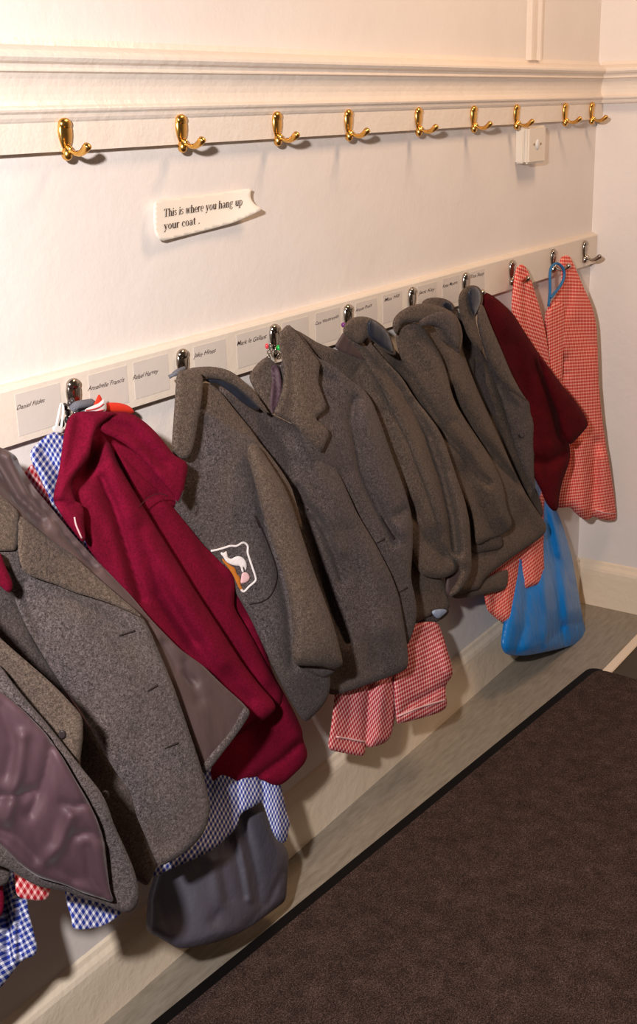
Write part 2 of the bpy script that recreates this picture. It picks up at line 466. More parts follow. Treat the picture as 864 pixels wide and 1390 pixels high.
# ------------------------------------------------------------------ hooks
def sph(bm, c, r, taper=0, seg=14):
    rr = bmesh.ops.create_uvsphere(bm, u_segments=seg, v_segments=10, radius=1)
    for v in rr['verts']:
        q = v.co.copy(); t = 1+taper*q.z
        v.co = Vector((c[0]+q.x*r[0]*t, c[1]+q.y*r[1]*t, c[2]+q.z*r[2]))
def make_hook(name, mat, label, cat, group, loc, s=1.0):
    h = empty(name, loc, label, cat, group); L = np.array(loc, float)
    def put(nm, build):
        bm = bmesh.new(); build(bm)
        for v in bm.verts: v.co = Vector(L)+v.co*s
        return from_bm(nm, bm, mat, h)
    def plate(bm):
        sph(bm, (0, -.003, .004), (.0125, .0055, .0235), .25)
        sph(bm, (0, -.004, .019), (.0115, .0065, .0085))
    put('back_plate', plate)
    def knob(bm):
        sph(bm, (-.001, -.004, -.020), (.0078, .0075, .0095), -.1)
        sph(bm, (0, -.008, -.014), (.0042, .0055, .0055))
    put('knob', knob)
    path = crom([(0, -.004, -.010), (0, -.013, -.0175), (0, -.024, -.0205), (0, -.034, -.0175), (0, -.042, -.0115), (0, -.046, -.0075)], 6)
    n = len(path); rad = []
    for i in range(n):
        t = i/(n-1); r = .0038-.0006*math.sin(math.pi*min(t/.5, 1)) + .0022*max(0, min((t-.4)/.35, 1))
        if t > .86: r *= math.sqrt(max(.02, 1-((t-.86)/.14)**2))
        rad.append(r*s)
    tube('arm', [L+np.array(p)*s for p in path], rad, mat, h, 10)
    return h
def copy_thing(src, loc, label):
    c = src.copy(); C.objects.link(c); c.location = Vector(loc); c['label'] = label
    for ch in src.children:
        d = ch.copy(); C.objects.link(d); d.parent = c
    return c
ordinal = ['first', 'second', 'third', 'fourth', 'fifth', 'sixth', 'seventh', 'eighth', 'ninth']
bx_ = [86.5, 244, 374, 471, 566, 641, 699, 765, 801]
bh = None
extra = ['', '', '', '', '', '', ' above switch box', '', ', nearest corner']
for i, px in enumerate(bx_):
    py = 184+(-26/709.)*(px-93)-3*math.sin(math.pi*(px-93)/709)
    x = at(px, py, .018)[0]
    lab = 'brass double coat hook on upper rail, %s from the left%s' % (ordinal[i], extra[i])
    loc = (x, -.018, 1.4215)
    if bh is None: bh = make_hook('brass_coat_hook', M['brass'], lab, 'coat hook', 'brass hooks on the upper rail', loc)
    else: copy_thing(bh, loc, lab)
ch_ = [(97, 528), (245, 484), (370, 448), (470, 420), (557, 399), (630, 378), (693, 361), (749, 347), (792, 336)]
what = ['where the burgundy fleece hangs', 'where the badge blazer hangs', 'with green bead and notched lapel blazer', 'fourth from the left, where a brown grey blazer hangs',
        'fifth from the left, above a wide rounded collar', 'sixth from the left, above a dark upright collar', 'above the narrow red gingham dress', 'holding the blue cord and coral gingham dress', 'empty, beside the corner']
chh = None
for i, (px, py) in enumerate(ch_):
    x = at(px, py, .018)[0]; loc = (x, -.018, 1.063)
    lab = 'chrome coat hook on lower rail ' + what[i]
    if chh is None: chh = make_hook('chrome_coat_hook', M['chrome'], lab, 'coat hook', 'chrome hooks on the lower rail', loc, 1.08)
    else: copy_thing(chh, loc, lab)

# ------------------------------------------------------------------ switch box
p0 = at(718, 172, .035); xz = at(740, 200, .035)
x0, x1 = p0[0], xz[0]; zt, zb = at(718, 172, .035)[2], at(718, 222, .035)[2]
sb = empty('switch_box', ((x0+x1)/2, 0, zb), 'white surface mounted switch box on the wall under the brass hooks', 'switch box')
box('body', (x0, -.022, zb), (x1, 0, zt), M['socket'], sb, .003)
box('cover_plate', (x0-.001, -.035, zb-.001), (x1+.001, -.0225, zt+.001), M['socket'], sb, .004)
cx, cz = (x0+x1)/2, (zb+zt)/2
bm = bmesh.new(); sph(bm, (cx, -.0355, cz), (.009, .003, .012)); from_bm('button', bm, M['ging_white'], sb)
for dx in (-.019, .019):
    bm = bmesh.new(); sph(bm, (cx+dx, -.0355, cz+.001), (.0028, .0015, .0028)); from_bm('screw', bm, M['screw'], sb)

# ------------------------------------------------------------------ writing
def arc(cx, cy, rx, ry, a0, a1, tk, tn, n=16):
    """ring with thick sides and thin top/bottom"""
    o, i_ = [], []
    for k_ in range(n+1):
        a = math.radians(a0+(a1-a0)*k_/n); c_, s_ = math.cos(a), math.sin(a)
        o.append((cx+rx*c_, cy+ry*s_)); i_.append((cx+(rx-tk)*c_, cy+(ry-tn)*s_))
    return [[o[k_], o[k_+1], i_[k_+1], i_[k_]] for k_ in range(n)]
def rc(x0, y0, x1, y1): return [[(x0, y0), (x1, y0), (x1, y1), (x0, y1)]]
def ln(x0, y0, x1, y1, w): return [[(x0-w/2, y0), (x0+w/2, y0), (x1+w/2, y1), (x1-w/2, y1)]]
SW, SN = .2, .075
def stem(x, y0, y1, b=True, t=True, l=.1):
    q = rc(x, y0, x+SW, y1)
    if b: q += rc(x-.07, y0, x+SW+.07, y0+SN)
    if t: q += [[(x-l, y1-.11), (x+.02, y1-.13), (x+SW, y1), (x+SW-.03, y1)]]
    return q
G_ = {
 'T': (1.0, rc(.42, 0, .62, 1.4)+rc(.3, 0, .74, SN)+rc(.05, 1.34, .99, 1.4)+[[(.05, 1.1), (.1, 1.1), (.2, 1.36), (.05, 1.36)], [(.99, 1.1), (.94, 1.1), (.84, 1.36), (.99, 1.36)]]),
 'h': (.82, stem(.1, 0, 1.42)+stem(.55, 0, .7, True, False)+arc(.43, .68, .29, .3, 0, 160, SW, .09)),
 'n': (.82, stem(.1, 0, .98)+stem(.55, 0, .7, True, False)+arc(.43, .68, .29, .3, 0, 160, SW, .09)),
 'r': (.62, stem(.1, 0, .98)+arc(.47, .66, .22, .3, 50, 150, .1, .1)+arc(.5, .84, .09, .09, 0, 360, .09, .09, 8)),
 'i': (.42, stem(.12, 0, .98)+arc(.2, 1.27, .11, .11, 0, 360, .11, .11, 8)),
 'u': (.82, stem(.1, .3, .98, False)+stem(.54, 0, .98, False)+arc(.37, .3, .27, .3, 180, 340, SW, .1)+rc(.6, 0, .8, SN)),
 'o': (.75, arc(.37, .48, .33, .5, 0, 360, .16, .06, 22)),
 'e': (.68, arc(.37, .48, .32, .5, 0, 310, .16, .07, 20)+rc(.15, .46, .66, .53)),
 'c': (.66, arc(.37, .48, .32, .5, 50, 310, .16, .07, 18)+arc(.53, .76, .09, .1, 0, 360, .09, .1, 8)),
 's': (.58, arc(.3, .72, .24, .26, 20, 270, .13, .08, 12)+arc(.28, .27, .24, .27, -160, 90, .13, .08, 12)+rc(.2, .46, .36, .55)),
 'a': (.74, stem(.42, .1, .75, False, False)+arc(.34, .7, .25, .28, 0, 165, .15, .08, 10)+arc(.3, .26, .24, .28, 20, 340, .14, .07, 14)+arc(.66, .16, .12, .16, 180, 300, .08, .07, 6)),
 'g': (.75, arc(.33, .66, .27, .33, 0, 360, .13, .06, 18)+arc(.35, -.18, .31, .24, 0, 360, .1, .07, 18)+[[(.12, .3), (.24, .36), (.24, .06), (.12, .12)]]+rc(.52, .84, .74, .94)),
 'p': (.82, stem(.1, -.42, .98)+arc(.42, .48, .32, .5, -120, 140, .16, .07, 16)),
 'y': (.8, ln(.18, .98, .44, .02, .19)+ln(.66, .98, .3, -.36, .07)+rc(.02, .92, .36, .98)+rc(.52, .92, .8, .98)+arc(.2, -.34, .11, .1, 0, 360, .11, .1, 8)),
 'w': (1.08, ln(.18, .98, .36, .02, .17)+ln(.52, .98, .34, .02, .07)+ln(.5, .98, .72, .02, .17)+ln(.94, .98, .72, .02, .07)+rc(.02, .92, .34, .98)+rc(.78, .92, 1.08, .98)),
 't': (.52, rc(.15, .15, .15+SW, 1.25)+rc(.02, .9, .46, .98)+arc(.32, .2, .17, .2, 180, 320, .15, .08, 8)),
 '.': (.4, arc(.2, .1, .11, .11, 0, 360, .11, .11, 8)), ' ': (.42, [])}
def write(name, text, p0, p1, h, depth, mat, parent, lift=.0012, font='serif', shear=0.0):
    """text along the pixel line p0-p1, x-height (serif) or size (hand) h pixels, following the surface"""
    polys = []; x = 0
    if font == 'serif':
        for c_ in text:
            w, q = G_[c_]
            polys += [[(x+a, b) for a, b in poly] for poly in q]; x += w
        W = x
    else:
        cu = bpy.data.curves.new('tmp', 'FONT'); cu.body = text; cu.size = 1.35; cu.resolution_u = 3; cu.offset = .006
        ob = bpy.data.objects.new('tmp', cu); C.objects.link(ob)
        dg = bpy.context.evaluated_depsgraph_get(); me = ob.evaluated_get(dg).to_mesh()
        vs = [(v.co.x, v.co.y+.07*math.sin(v.co.x*2.3)) for v in me.vertices]
        polys = [[vs[i] for i in p.vertices] for p in me.polygons]; W = max(v[0] for v in vs)
        ob.evaluated_get(dg).to_mesh_clear(); bpy.data.objects.remove(ob); bpy.data.curves.remove(cu)
    p0, p1 = np.array(p0, float), np.array(p1, float); e = (p1-p0)/W; V = []; Fc = []
    for poly in polys:
        b = len(V)
        for (a, y) in poly: V.append(p0+e*(a+y*shear)+np.array([0, -h*y]))
        Fc.append(tuple(range(b, b+len(poly))))
    V = np.array(V); W_ = at_many(V, depth(V)+lift)
    o = link(name, W_, Fc, mat, parent, smooth=False)
    me = o.data; bm = bmesh.new(); bm.from_mesh(me)
    bmesh.ops.remove_doubles(bm, verts=bm.verts[:], dist=1e-6)
    for f in bm.faces:
        f.normal_update()
        if f.normal.y > 0: f.normal_flip()
    bm.to_mesh(me); bm.free(); return o

sdr = Depth([(208, 290, .016), (225, 290, .010), (280, 290, .009), (320, 280, .010), (345, 265, .018), (352, 284, .03), (215, 325, .016), (270, 315, .012), (310, 300, .014)])
sd = lambda P: np.maximum(sdr(P), .004)
c0 = at(270, 328, 0)
sg = empty('paper_notice', c0, 'curling white paper notice stuck on the wall, telling you to hang up your coat', 'notice')
panel('sheet', [(208, 277), (212, 272), (222, 270), (280, 263.5), (342, 255), (339.5, 262), (340, 270), (346, 278), (357, 284), (345, 290), (318, 302), (290, 310), (250, 320), (217, 328), (210, 318), (208, 300)],
      sd, M['paper'], sg, 0, .0012, (.0, 3), (), 4, 0, it=1, dmin=.001)
write('printed_text', 'This is where you hang up', (222, 294.5), (329, 278.5), 7.6, sd, M['print'], sg, .0015, shear=.05)
write('printed_text', 'your coat .', (222, 312), (271.5, 303.5), 7.4, sd, M['print'], sg, .0015)

# ------------------------------------------------------------------ name cards on the peg rail
flat = lambda P: np.full(len(np.atleast_2d(P)), .0186)
names = [('Daniel Fildes', (20, 82), (22, 557), (60, 546)), ('Annabelle Francis', (119, 172), (119, 531), (168, 518)), ('Rafael Harvey', (180, 228), (180, 516), (214, 506)),
         ('Jake Hines', (262, 306), (263, 486), (292, 478)), ('Mark le Gallant', (320, 366), (321, 470), (361, 459)), ('Sam Moss', (382, 418), None, None), ('Cara Wintersmith', (427, 461), (427, 442), (459, 431)),
         ('Annie Pratt', (482, 511), (482, 424), (504, 416)), ('Max Hill', (519, 545), (521, 410), (541, 403)), ('Jack Kay', (566, 592), (568, 400), (589, 394)), ('Katie Moore', (600, 623), (600, 391), (620, 385)), ('Tom Sharp', (637, 657), (638, 378), (656, 373))]
lbl = ['leftmost on the lower rail', 'between the first hook and the plain card', 'left of the hook holding the badge blazer', 'right of the hook holding the badge blazer', 'left of the hook with the green bead', 'half hidden above the notched lapel blazer',
       'left of the fourth chrome hook', 'right of the fourth chrome hook', 'left of the fifth chrome hook', 'right of the fifth chrome hook', 'left of the sixth chrome hook', 'right of the sixth chrome hook']
for i, (nm, (pa, pb), q0, q1) in enumerate(names):
    ym = 553-.287*(pa+pb)/2+.0
    xa, xb = at(pa, ym, .018)[0], at(pb, ym, .018)[0]
    cdo = empty('name_card', ((xa+xb)/2, -.018, 1.031), 'handwritten paper name card, '+lbl[i], 'name card', 'name cards on the lower rail')
    box('card', (xa, -.01865, 1.031+.001*(i % 3)), (xb, -.0181, 1.090-.001*(i % 2)), M['card'], cdo, 0)
    if q0: write('handwriting', nm, q0, q1, 6.4 if i < 6 else 4.6, lambda P: np.full(len(P), .0187), M['ink'], cdo, .0003, 'hand', .35)

LS = 1.5; FS = 1.5

# ------------------------------------------------------------------ garments
def G(name, px, py, d, label, cat, group=None): return empty(name, at(px, py, d), label, cat, group)
BL = 'grey wool school blazers hanging on the rail'
GD = 'gingham dresses hanging on the rail'

# --- G1 leftmost blazer, lining showing
D1 = Depth([(-60, 860, .22), (-60, 1250, .22), (60, 985, .29), (0, 925, .27), (120, 1060, .315), (189, 1215, .32), (60, 1130, .27), (0, 1170, .25), (120, 1215, .28)])
D1.add = 0.018
g = G('blazer', -40, 1100, .2, 'grey blazer at the far left turned open to show its mauve satin lining', 'blazer', BL)
panel('front_panel', [(-60, 800), (0, 866), (25, 888), (62, 920), (84, 941), (112, 972), (113, 1000), (108, 1040), (125, 1062), (146, 1095), (150, 1130), (60, 1120), (-60, 1000)],
      Depth([(-60, 860, .23), (0, 870, .27), (112, 975, .31), (110, 1040, .31), (0, 1000, .23), (150, 1110, .30)]), M['wool_c'], g, 0, .010, (.008, 6))
panel('body', [(-60, 860), (0, 903), (18, 928), (40, 955), (62, 980), (88, 1013), (113, 1045), (135, 1072), (145, 1090), (155, 1120), (170, 1152), (182, 1180), (189, 1208), (188, 1225), (180, 1237), (168, 1239), (140, 1227), (112, 1219), (88, 1209), (62, 1206), (45, 1200), (25, 1188), (10, 1178), (-60, 1160)],
      D1, M['wool_a'], g, 0, .014, (.008, 6), wob=0)
FS = .75
ln1 = panel('lining', [(-60, 895), (0, 938), (30, 962), (62, 995), (85, 1028), (102, 1058), (120, 1088), (133, 1115), (142, 1142), (146, 1180), (149, 1208), (156, 1226), (135, 1219), (112, 1212), (88, 1201), (62, 1194), (50, 1190), (25, 1172), (0, 1146), (-60, 1110)],
      D1, M['lining'], g, .014, .008, (.010, 6), [('v', [(70, 1010), (62, 1050), (50, 1085), (40, 1105)], 7, .010), ('v', [(0, 1082), (30, 1080), (45, 1074)], 7, .012), ('v', [(-20, 1120), (20, 1135), (50, 1165), (100, 1195)], 12, .012),
       ('v', [(85, 1090), (100, 1096), (118, 1090)], 5, .006), ('v', [(102, 1135), (120, 1130), (140, 1140)], 6, .009), ('v', [(118, 1150), (122, 1190), (140, 1215)], 5, .006), ('r', [(30, 1000), (25, 1050), (10, 1110)], 9, .008), ('r', [(95, 1110), (80, 1150), (60, 1170)], 9, .008), ('v', [(0, 960), (20, 1010), (10, 1050)], 12, .008)], 4.5, .0025)
for bx, by in ((10, 924), (84, 997), (143, 1079)):
    disc('button', bx, by, 6.5, Depth([(-60, 860, .26), (0, 925, .312), (84, 997, .34), (143, 1079, .355)]), M['button'], g, .008, .8)
panel('inner_hem', [(-60, 1130), (0, 1158), (12, 1172), (14, 1196), (0, 1204), (-60, 1200)], Depth([(0, 1150, .235), (14, 1200, .235), (-60, 1150, .2)]), M['wool_b'], g, 0, .008)

FS = .9
# gingham hems below G1
g = G('gingham_dress', 0, 1300, .1, 'blue gingham dress hem bunched at the far left bottom corner', 'dress', GD)
panel('skirt', [(-50, 1100), (40, 1120), (38, 1200), (37, 1230), (42, 1250), (47, 1270), (51, 1285), (48, 1298), (30, 1302), (10, 1330), (-50, 1400)], Depth([(-40, 1150, .13), (40, 1150, .17), (48, 1290, .17), (-40, 1300, .13), (15, 1220, .15)]),
      M['ging_blue'], g, 0, .005, (.006, 5), [('v', [(8, 1190), (12, 1300)], 5, .02), ('v', [(24, 1200), (28, 1300)], 5, .015), ('r', [(18, 1190), (20, 1300)], 5, .01)], 4, .004, 15)
g = G('sweatshirt', -30, 1260, .1, 'burgundy garment barely showing at the left edge under the lining blazer', 'sweatshirt')
panel('body', [(-60, 1150), (2, 1190), (6, 1222), (4, 1242), (-10, 1250), (-60, 1250)], Depth([(0, 1200, .2), (0, 1240, .2), (-60, 1200, .17)]), M['fleece'], g, 0, .008)
g = G('gingham_dress', 40, 1225, .1, 'small strip of red gingham dress hem under the lining blazer', 'dress', GD)
panel('skirt', [(10, 1150), (60, 1165), (70, 1200), (66, 1220), (52, 1223), (38, 1221), (22, 1217), (20, 1190)], Depth([(10, 1150, .18), (60, 1160, .2), (64, 1222, .22), (22, 1215, .22)]), M['ging_red'], g, 0, .005, (.002, 4), (), 4, .003, 10)
g = G('gingham_dress', 130, 1262, .1, 'blue gingham dress hem sticking out below the tip of the lining blazer', 'dress', GD)
panel('skirt', [(88, 1150), (165, 1170), (170, 1225), (166, 1238), (155, 1248), (140, 1257), (120, 1261), (98, 1262), (97, 1245), (92, 1232), (88, 1215)], Depth([(88, 1160, .17), (165, 1170, .19), (165, 1238, .22), (97, 1262, .22)]), M['ging_blue'], g, 0, .005, (.002, 4), (), 4, .004, 8)

FS = 1.5
# --- G2 big grey blazer
D2 = Depth([(0, 610, .10), (0, 745, .16), (25, 640, .10), (100, 745, .14), (193, 838, .20), (40, 840, .17), (150, 1000, .21), (216, 1170, .25), (284, 1095, .27), (235, 930, .235), (250, 975, .24), (-60, 700, .13)])
D2.add = .018
g = G('blazer', 150, 1175, .2, 'long grey blazer left of the burgundy fleece, wide lapel and open front', 'blazer', BL)
D2L = Depth([(0, 610, .095), (25, 640, .10), (100, 745, .135), (216, 850, .185), (338, 966, .235), (285, 1045, .225), (240, 950, .205), (150, 850, .165), (0, 670, .12)])
D2L.add = .024
panel('lining', [(-60, 590), (0, 607), (12, 612), (23, 620), (27, 632), (45, 660), (75, 696), (100, 727), (125, 754), (150, 780), (180, 811), (202, 838), (225, 862), (245, 882), (275, 903), (300, 928), (330, 955), (339, 966), (336, 975), (318, 1000), (300, 1022), (284, 1045), (275, 1052), (255, 1000), (230, 950), (180, 880), (60, 760), (-60, 690)],
      D2L, M['lining_b'], g, -.004, .006, (.004, 5), [('v', [(-5, 625), (25, 675), (60, 705)], 5, .010), ('v', [(22, 625), (45, 672), (90, 725), (130, 770)], 5, .010), ('r', [(10, 620), (35, 670), (80, 720)], 5, .006), ('v', [(0, 655), (30, 690), (60, 715)], 4, .006), ('v', [(250, 900), (270, 950)], 8, .004), ('v', [(222, 875), (240, 910), (262, 925)], 6, .005)], 4.5, .003)
panel('hem_facing', [(331, 958), (339, 964), (338, 972), (322, 996), (302, 1022), (286, 1043), (277, 1050), (274, 1040), (284, 1026), (300, 1008), (318, 985)], D2L, M['wool_a'], g, .002, .006, (.003, 4), (), 4)
panel('side_panel', [(-60, 700), (0, 755), (20, 800), (45, 870), (90, 940), (130, 1000), (175, 1070), (215, 1172), (200, 1205), (150, 1170), (100, 1100), (40, 1000), (-60, 900)], D2, M['wool_b'], g, -.035, .008)
panel('front_panel', [(-60, 690), (0, 735), (25, 735), (60, 770), (120, 790), (180, 825), (194, 838), (204, 856), (216, 885), (226, 908), (236, 933), (248, 967), (262, 1008), (273, 1042), (281, 1072), (285, 1096), (283, 1113), (275, 1134), (256, 1154), (236, 1167), (219, 1176), (213, 1172), (204, 1152), (194, 1128), (184, 1105), (179, 1080), (168, 1064), (155, 1045), (140, 1020), (128, 998), (110, 965), (82, 928), (58, 890), (38, 855), (22, 820), (10, 775), (-60, 740)],
      D2, M['wool_a'], g, 0, .016, (.008, 6), [('r', [(100, 850), (160, 950), (220, 1080)], 40, .006), ('v', [(30, 800), (60, 880), (120, 970)], 14, .008), ('v', [(190, 1000), (215, 1080), (225, 1140)], 18, .003)])
panel('collar', [(-60, 640), (0, 671), (14, 683), (27, 697), (25, 730), (24, 747), (10, 748), (-60, 746)], D2, M['wool_c'], g, .004, .007, (.003, 4), (), 4.5)
panel('lapel', [(25, 697), (60, 726), (100, 754), (130, 782), (160, 808), (184, 828), (194, 839), (175, 830), (150, 819), (125, 811), (100, 804), (75, 793), (55, 787), (38, 780), (28, 770), (24, 745)], D2, M['wool_c'], g, .009, .007, (.004, 4), (), 4.5)
strip('seam', [(25, 697), (24, 725), (25, 750), (28, 770)], 1.6, D2, M['thread'], g, .0125)
for a, b in (((161, 863), (183, 856)), ((200, 938), (214, 930)), ((223, 1016), (242, 1008))):
    strip('buttonhole', [a, ((a[0]+b[0])/2, (a[1]+b[1])/2), b], [1.2, 2.8], D2, M['thread'], g, .0075)
# burgundy cuff at far left edge
g = G('sweatshirt', -30, 800, .1, 'sliver of burgundy sleeve over the left side of the long grey blazer', 'sweatshirt')
panel('sleeve', [(-50, 730), (0, 748), (4, 760), (10, 775), (17, 790), (17, 800), (12, 806), (0, 795), (-50, 760)], D2, M['fleece'], g, .02, .012, (.006, 5), (), 4.5)

FS = .9
# --- blue gingham dress under fleece + red gingham beside it
Db = Depth([(75, 590, .07), (45, 612, .08), (60, 670, .09), (150, 850, .08), (300, 1060, .155), (250, 1100, .17), (385, 1100, .165), (200, 1190, .185), (390, 1145, .18), (300, 1150, .195)])
g = G('gingham_dress', 200, 1150, .1, 'blue gingham dress behind the burgundy fleece with its hem hanging below', 'dress', GD)
panel('bodice', [(40, 613), (50, 602), (62, 592), (68, 588), (78, 586), (92, 590), (110, 640), (130, 700), (200, 850), (160, 860), (110, 760), (75, 705), (66, 672), (58, 658), (50, 640), (43, 628)], Db, M['ging_blue'], g, 0, .01, (.006, 4), [('v', [(60, 612), (80, 640), (84, 690)], 6, .010), ('r', [(45, 625), (62, 650), (66, 690)], 5, .006), ('v', [(52, 600), (70, 622)], 4, .005)], 4, .002, 30)
panel('skirt', [(120, 800), (200, 840), (300, 1000), (360, 1040), (378, 1058), (384, 1078), (388, 1100), (394, 1117), (390, 1133), (389, 1143), (379, 1145), (369, 1130), (362, 1105), (355, 1086), (347, 1094), (325, 1104), (323, 1121), (312, 1133), (292, 1152), (265, 1166), (240, 1176), (205, 1192), (185, 1200), (170, 1150), (160, 1080), (140, 950)],
      Db, M['ging_blue'], g, 0, .008, (.005, 4), [('v', [(352, 1040), (358, 1075), (360, 1095)], 4, .012), ('v', [(322, 1050), (325, 1100)], 4, .006), ('v', [(290, 1050), (285, 1100), (265, 1160)], 5, .008), ('r', [(375, 1060), (380, 1130)], 6, .006)], 4, .003, 12)
panel('neck_label', [(71, 577), (86, 579), (86, 588), (72, 587)], Db, M['ging_white'], g, .012, .003, (0, 2), (), 3, 0, it=1)
tube('hanging_loop', crom([at(76, 580, .085), at(80, 560, .08), at(83, 548, .07), at(86, 556, .075), at(83, 580, .085)], 5), .0016, M['white_tie'], g)
g = G('gingham_dress', 60, 700, .06, 'red gingham dress peeping out left of the blue gingham one', 'dress', GD)
panel('bodice', [(25, 650), (35, 640), (44, 627), (60, 650), (70, 680), (110, 760), (160, 860), (140, 880), (80, 780), (45, 700), (28, 670)], Db, M['ging_red'], g, -.018, .006, (.003, 4), (), 4, .002, 40)
panel('skirt', [(140, 880), (200, 860), (240, 1000), (215, 1120), (190, 1165), (165, 1175), (140, 1100), (120, 980)], Db, M['ging_red'], g, -.022, .006, (.003, 4), (), 5, .002, 10)

FS = 1.5
# --- G3 burgundy fleece
D3 = Depth([(100, 565, .07), (165, 560, .07), (80, 670, .105), (254, 640, .10), (115, 735, .12), (250, 710, .11), (200, 800, .13), (310, 780, .135), (280, 900, .15), (370, 920, .165), (330, 1000, .165), (415, 1030, .185), (290, 1060, .165), (374, 964, .18), (240, 1000, .14)])
D3.add = .012
g = G('fleece_jacket', 250, 1060, .12, 'burgundy fleece jacket with zip collar hanging from the first chrome hook', 'jacket')
panel('back_panel', [(180, 650), (230, 665), (250, 700), (270, 735), (290, 755), (308, 770), (318, 785), (322, 800), (332, 815), (346, 840), (356, 862), (363, 892), (371, 916), (385, 940), (400, 968), (410, 990), (411, 1005), (418, 1022), (414, 1036), (400, 1050), (386, 1063), (378, 1066), (368, 1065), (352, 1056), (330, 1061), (310, 1065), (285, 1065), (270, 1050), (230, 1000), (200, 900), (160, 780)],
      D3, M['fleece'], g, -.018, .012, (.008, 6), [('r', [(345, 850), (385, 950), (402, 1000)], 12, .008), ('v', [(411, 1006), (385, 1030), (350, 1055)], 5, .006)])
panel('sleeve', [(150, 600), (188, 640), (222, 668), (236, 690), (257, 716), (276, 740), (300, 764), (314, 776), (319, 790), (318, 808), (317, 825), (331, 847), (350, 880), (367, 912), (384, 942), (380, 960), (340, 950), (280, 880), (230, 790), (190, 700)],
      D3, M['fleece'], g, -.007, .012, (.008, 6), [('r', [(225, 690), (270, 760), (310, 830), (360, 920)], 12, .006), ('v', [(226, 676), (250, 712), (280, 750), (312, 790)], 4, .004), ('v', [(189, 690), (204, 674), (222, 670)], 3.5, .003)])
panel('front_panel', [(95, 640), (120, 600), (135, 586), (148, 600), (156, 620), (172, 650), (191, 682), (215, 722), (240, 762), (262, 798), (295, 848), (327, 898), (350, 928), (371, 951), (375, 962), (364, 974), (340, 987), (318, 1002), (296, 1020), (270, 1045), (250, 1000), (225, 940), (190, 860), (160, 800), (120, 745), (100, 700)],
      D3, M['fleece'], g, .018, .014, (.009, 6), [('v', [(134, 596), (128, 620), (112, 650)], 12, .016), ('v', [(150, 600), (190, 650), (225, 690)], 9, .008), ('v', [(138, 650), (155, 690), (170, 740), (184, 785), (193, 814)], 7, .010), ('r', [(120, 665), (150, 710), (172, 790), (190, 850)], 10, .006), ('r', [(150, 630), (190, 720), (240, 800), (300, 900)], 14, .009), ('v', [(190, 720), (215, 790), (262, 870)], 12, .006), ('v', [(215, 810), (290, 905), (340, 950)], 10, .004)])
panel('collar', [(140, 562), (165, 558), (181, 562), (196, 572), (211, 586), (226, 604), (236, 618), (246, 623), (254, 628), (255, 638), (252, 650), (250, 663), (247, 676), (241, 683), (236, 674), (225, 660), (206, 638), (190, 620), (174, 606), (155, 594), (140, 588), (128, 575)],
      D3, M['fleece'], g, .032, .010, (.007, 5), [('v', [(150, 575), (185, 590), (225, 630)], 8, .004), ('r', [(150, 566), (185, 574), (225, 618)], 4, .003)], 4.5)
panel('collar', [(95, 562), (112, 558), (142, 558), (160, 560), (150, 566), (140, 573), (130, 583), (125, 600), (121, 622), (112, 634), (102, 645), (96, 658), (98, 668), (102, 681), (110, 683), (114, 694), (114, 712), (117, 732), (112, 737), (100, 722), (88, 707), (78, 691), (72, 680), (73, 668), (80, 640), (84, 610), (88, 580)],
      D3, M['fleece'], g, .040, .012, (.008, 5), [('r', [(128, 575), (118, 610), (90, 650), (80, 675)], 5, .005), ('v', [(76, 682), (95, 686), (108, 690)], 4, .006), ('v', [(108, 568), (100, 610), (88, 640)], 10, .004)], 4.5)
strip('zip', [(101, 702), (103, 712), (107, 722), (111, 731)], 2.2, D3, M['pinkthread'], g, .024)
strip('zip', [(253, 634), (251, 655), (247, 672), (242, 682)], 2.2, D3, M['thread'], g, .022)
strip('seam', [(189, 688), (196, 680), (206, 673), (218, 670), (228, 674)], 1.0, D3, M['redthread'], g, .013)
panel('yoke', [(100, 600), (140, 570), (200, 590), (238, 640), (246, 676), (236, 690), (200, 700), (150, 720), (115, 690), (95, 650)], D3, M['fleece'], g, -.010, .008, (.004, 5), (), 5)
# scarf bundle and straps on the first hook
g = G('cloth_strap', 140, 560, .05, 'bright red cloth strap and white band tucked over the first chrome hook', 'strap')
Ds = Depth([(125, 545, .055), (180, 560, .045), (130, 565, .06), (160, 550, .05)])
panel('red_strap', [(130, 552), (137, 543), (141, 548), (150, 546), (165, 547), (178, 552), (184, 562), (165, 560), (145, 559), (128, 560)], Ds, M['redstrap'], g, 0, .008, (.004, 3), (), 3.5, .001)
panel('red_strap', [(126, 552), (132, 538), (135, 534), (140, 545), (138, 556), (128, 558)], Ds, M['redstrap'], g, .008, .006, (.003, 3), (), 3.5, .001)
wb = panel('white_band', [(114, 556), (125, 551), (135, 547), (141, 540), (145, 550), (144, 560), (130, 562), (116, 562)], Ds, M['ging_white'], g, .012, .005, (.003, 3), (), 3.5, .001)
strip('red_marking', [(116, 557), (124, 556), (134, 553), (141, 548)], 1.6, Ds, M['redbead'], g, .0145)
strip('red_marking', [(120, 561), (130, 559), (142, 556)], 1.4, Ds, M['redbead'], g, .0145)
g = G('hair_scrunchie', 108, 552, .05, 'grey fuzzy loop with dark beads around the first chrome hook', 'hair tie')
tube('loop', crom([at(97, 556, .055), at(104, 550, .06), at(114, 548, .06), at(124, 547, .055), at(118, 553, .05), at(104, 556, .045)], 5), .006, M['fuzz'], g)
for a, b in ((95, 548), (92, 560), (91, 570), (98, 545), (88, 552), (94, 577)):
    bm = bmesh.new(); q = at(a, b, .052); sph(bm, q, (.004, .004, .0055)); from_bm('bead', bm, M['button'], g)
g = G('hanger_strap', 83, 565, .045, 'short black strap hanging left of the first chrome hook', 'strap')
panel('strap', [(82, 568), (86, 566), (89, 580), (78, 581)], Ds, M['rubber'], g, -.005, .004, (.001, 3), (), 3, 0)

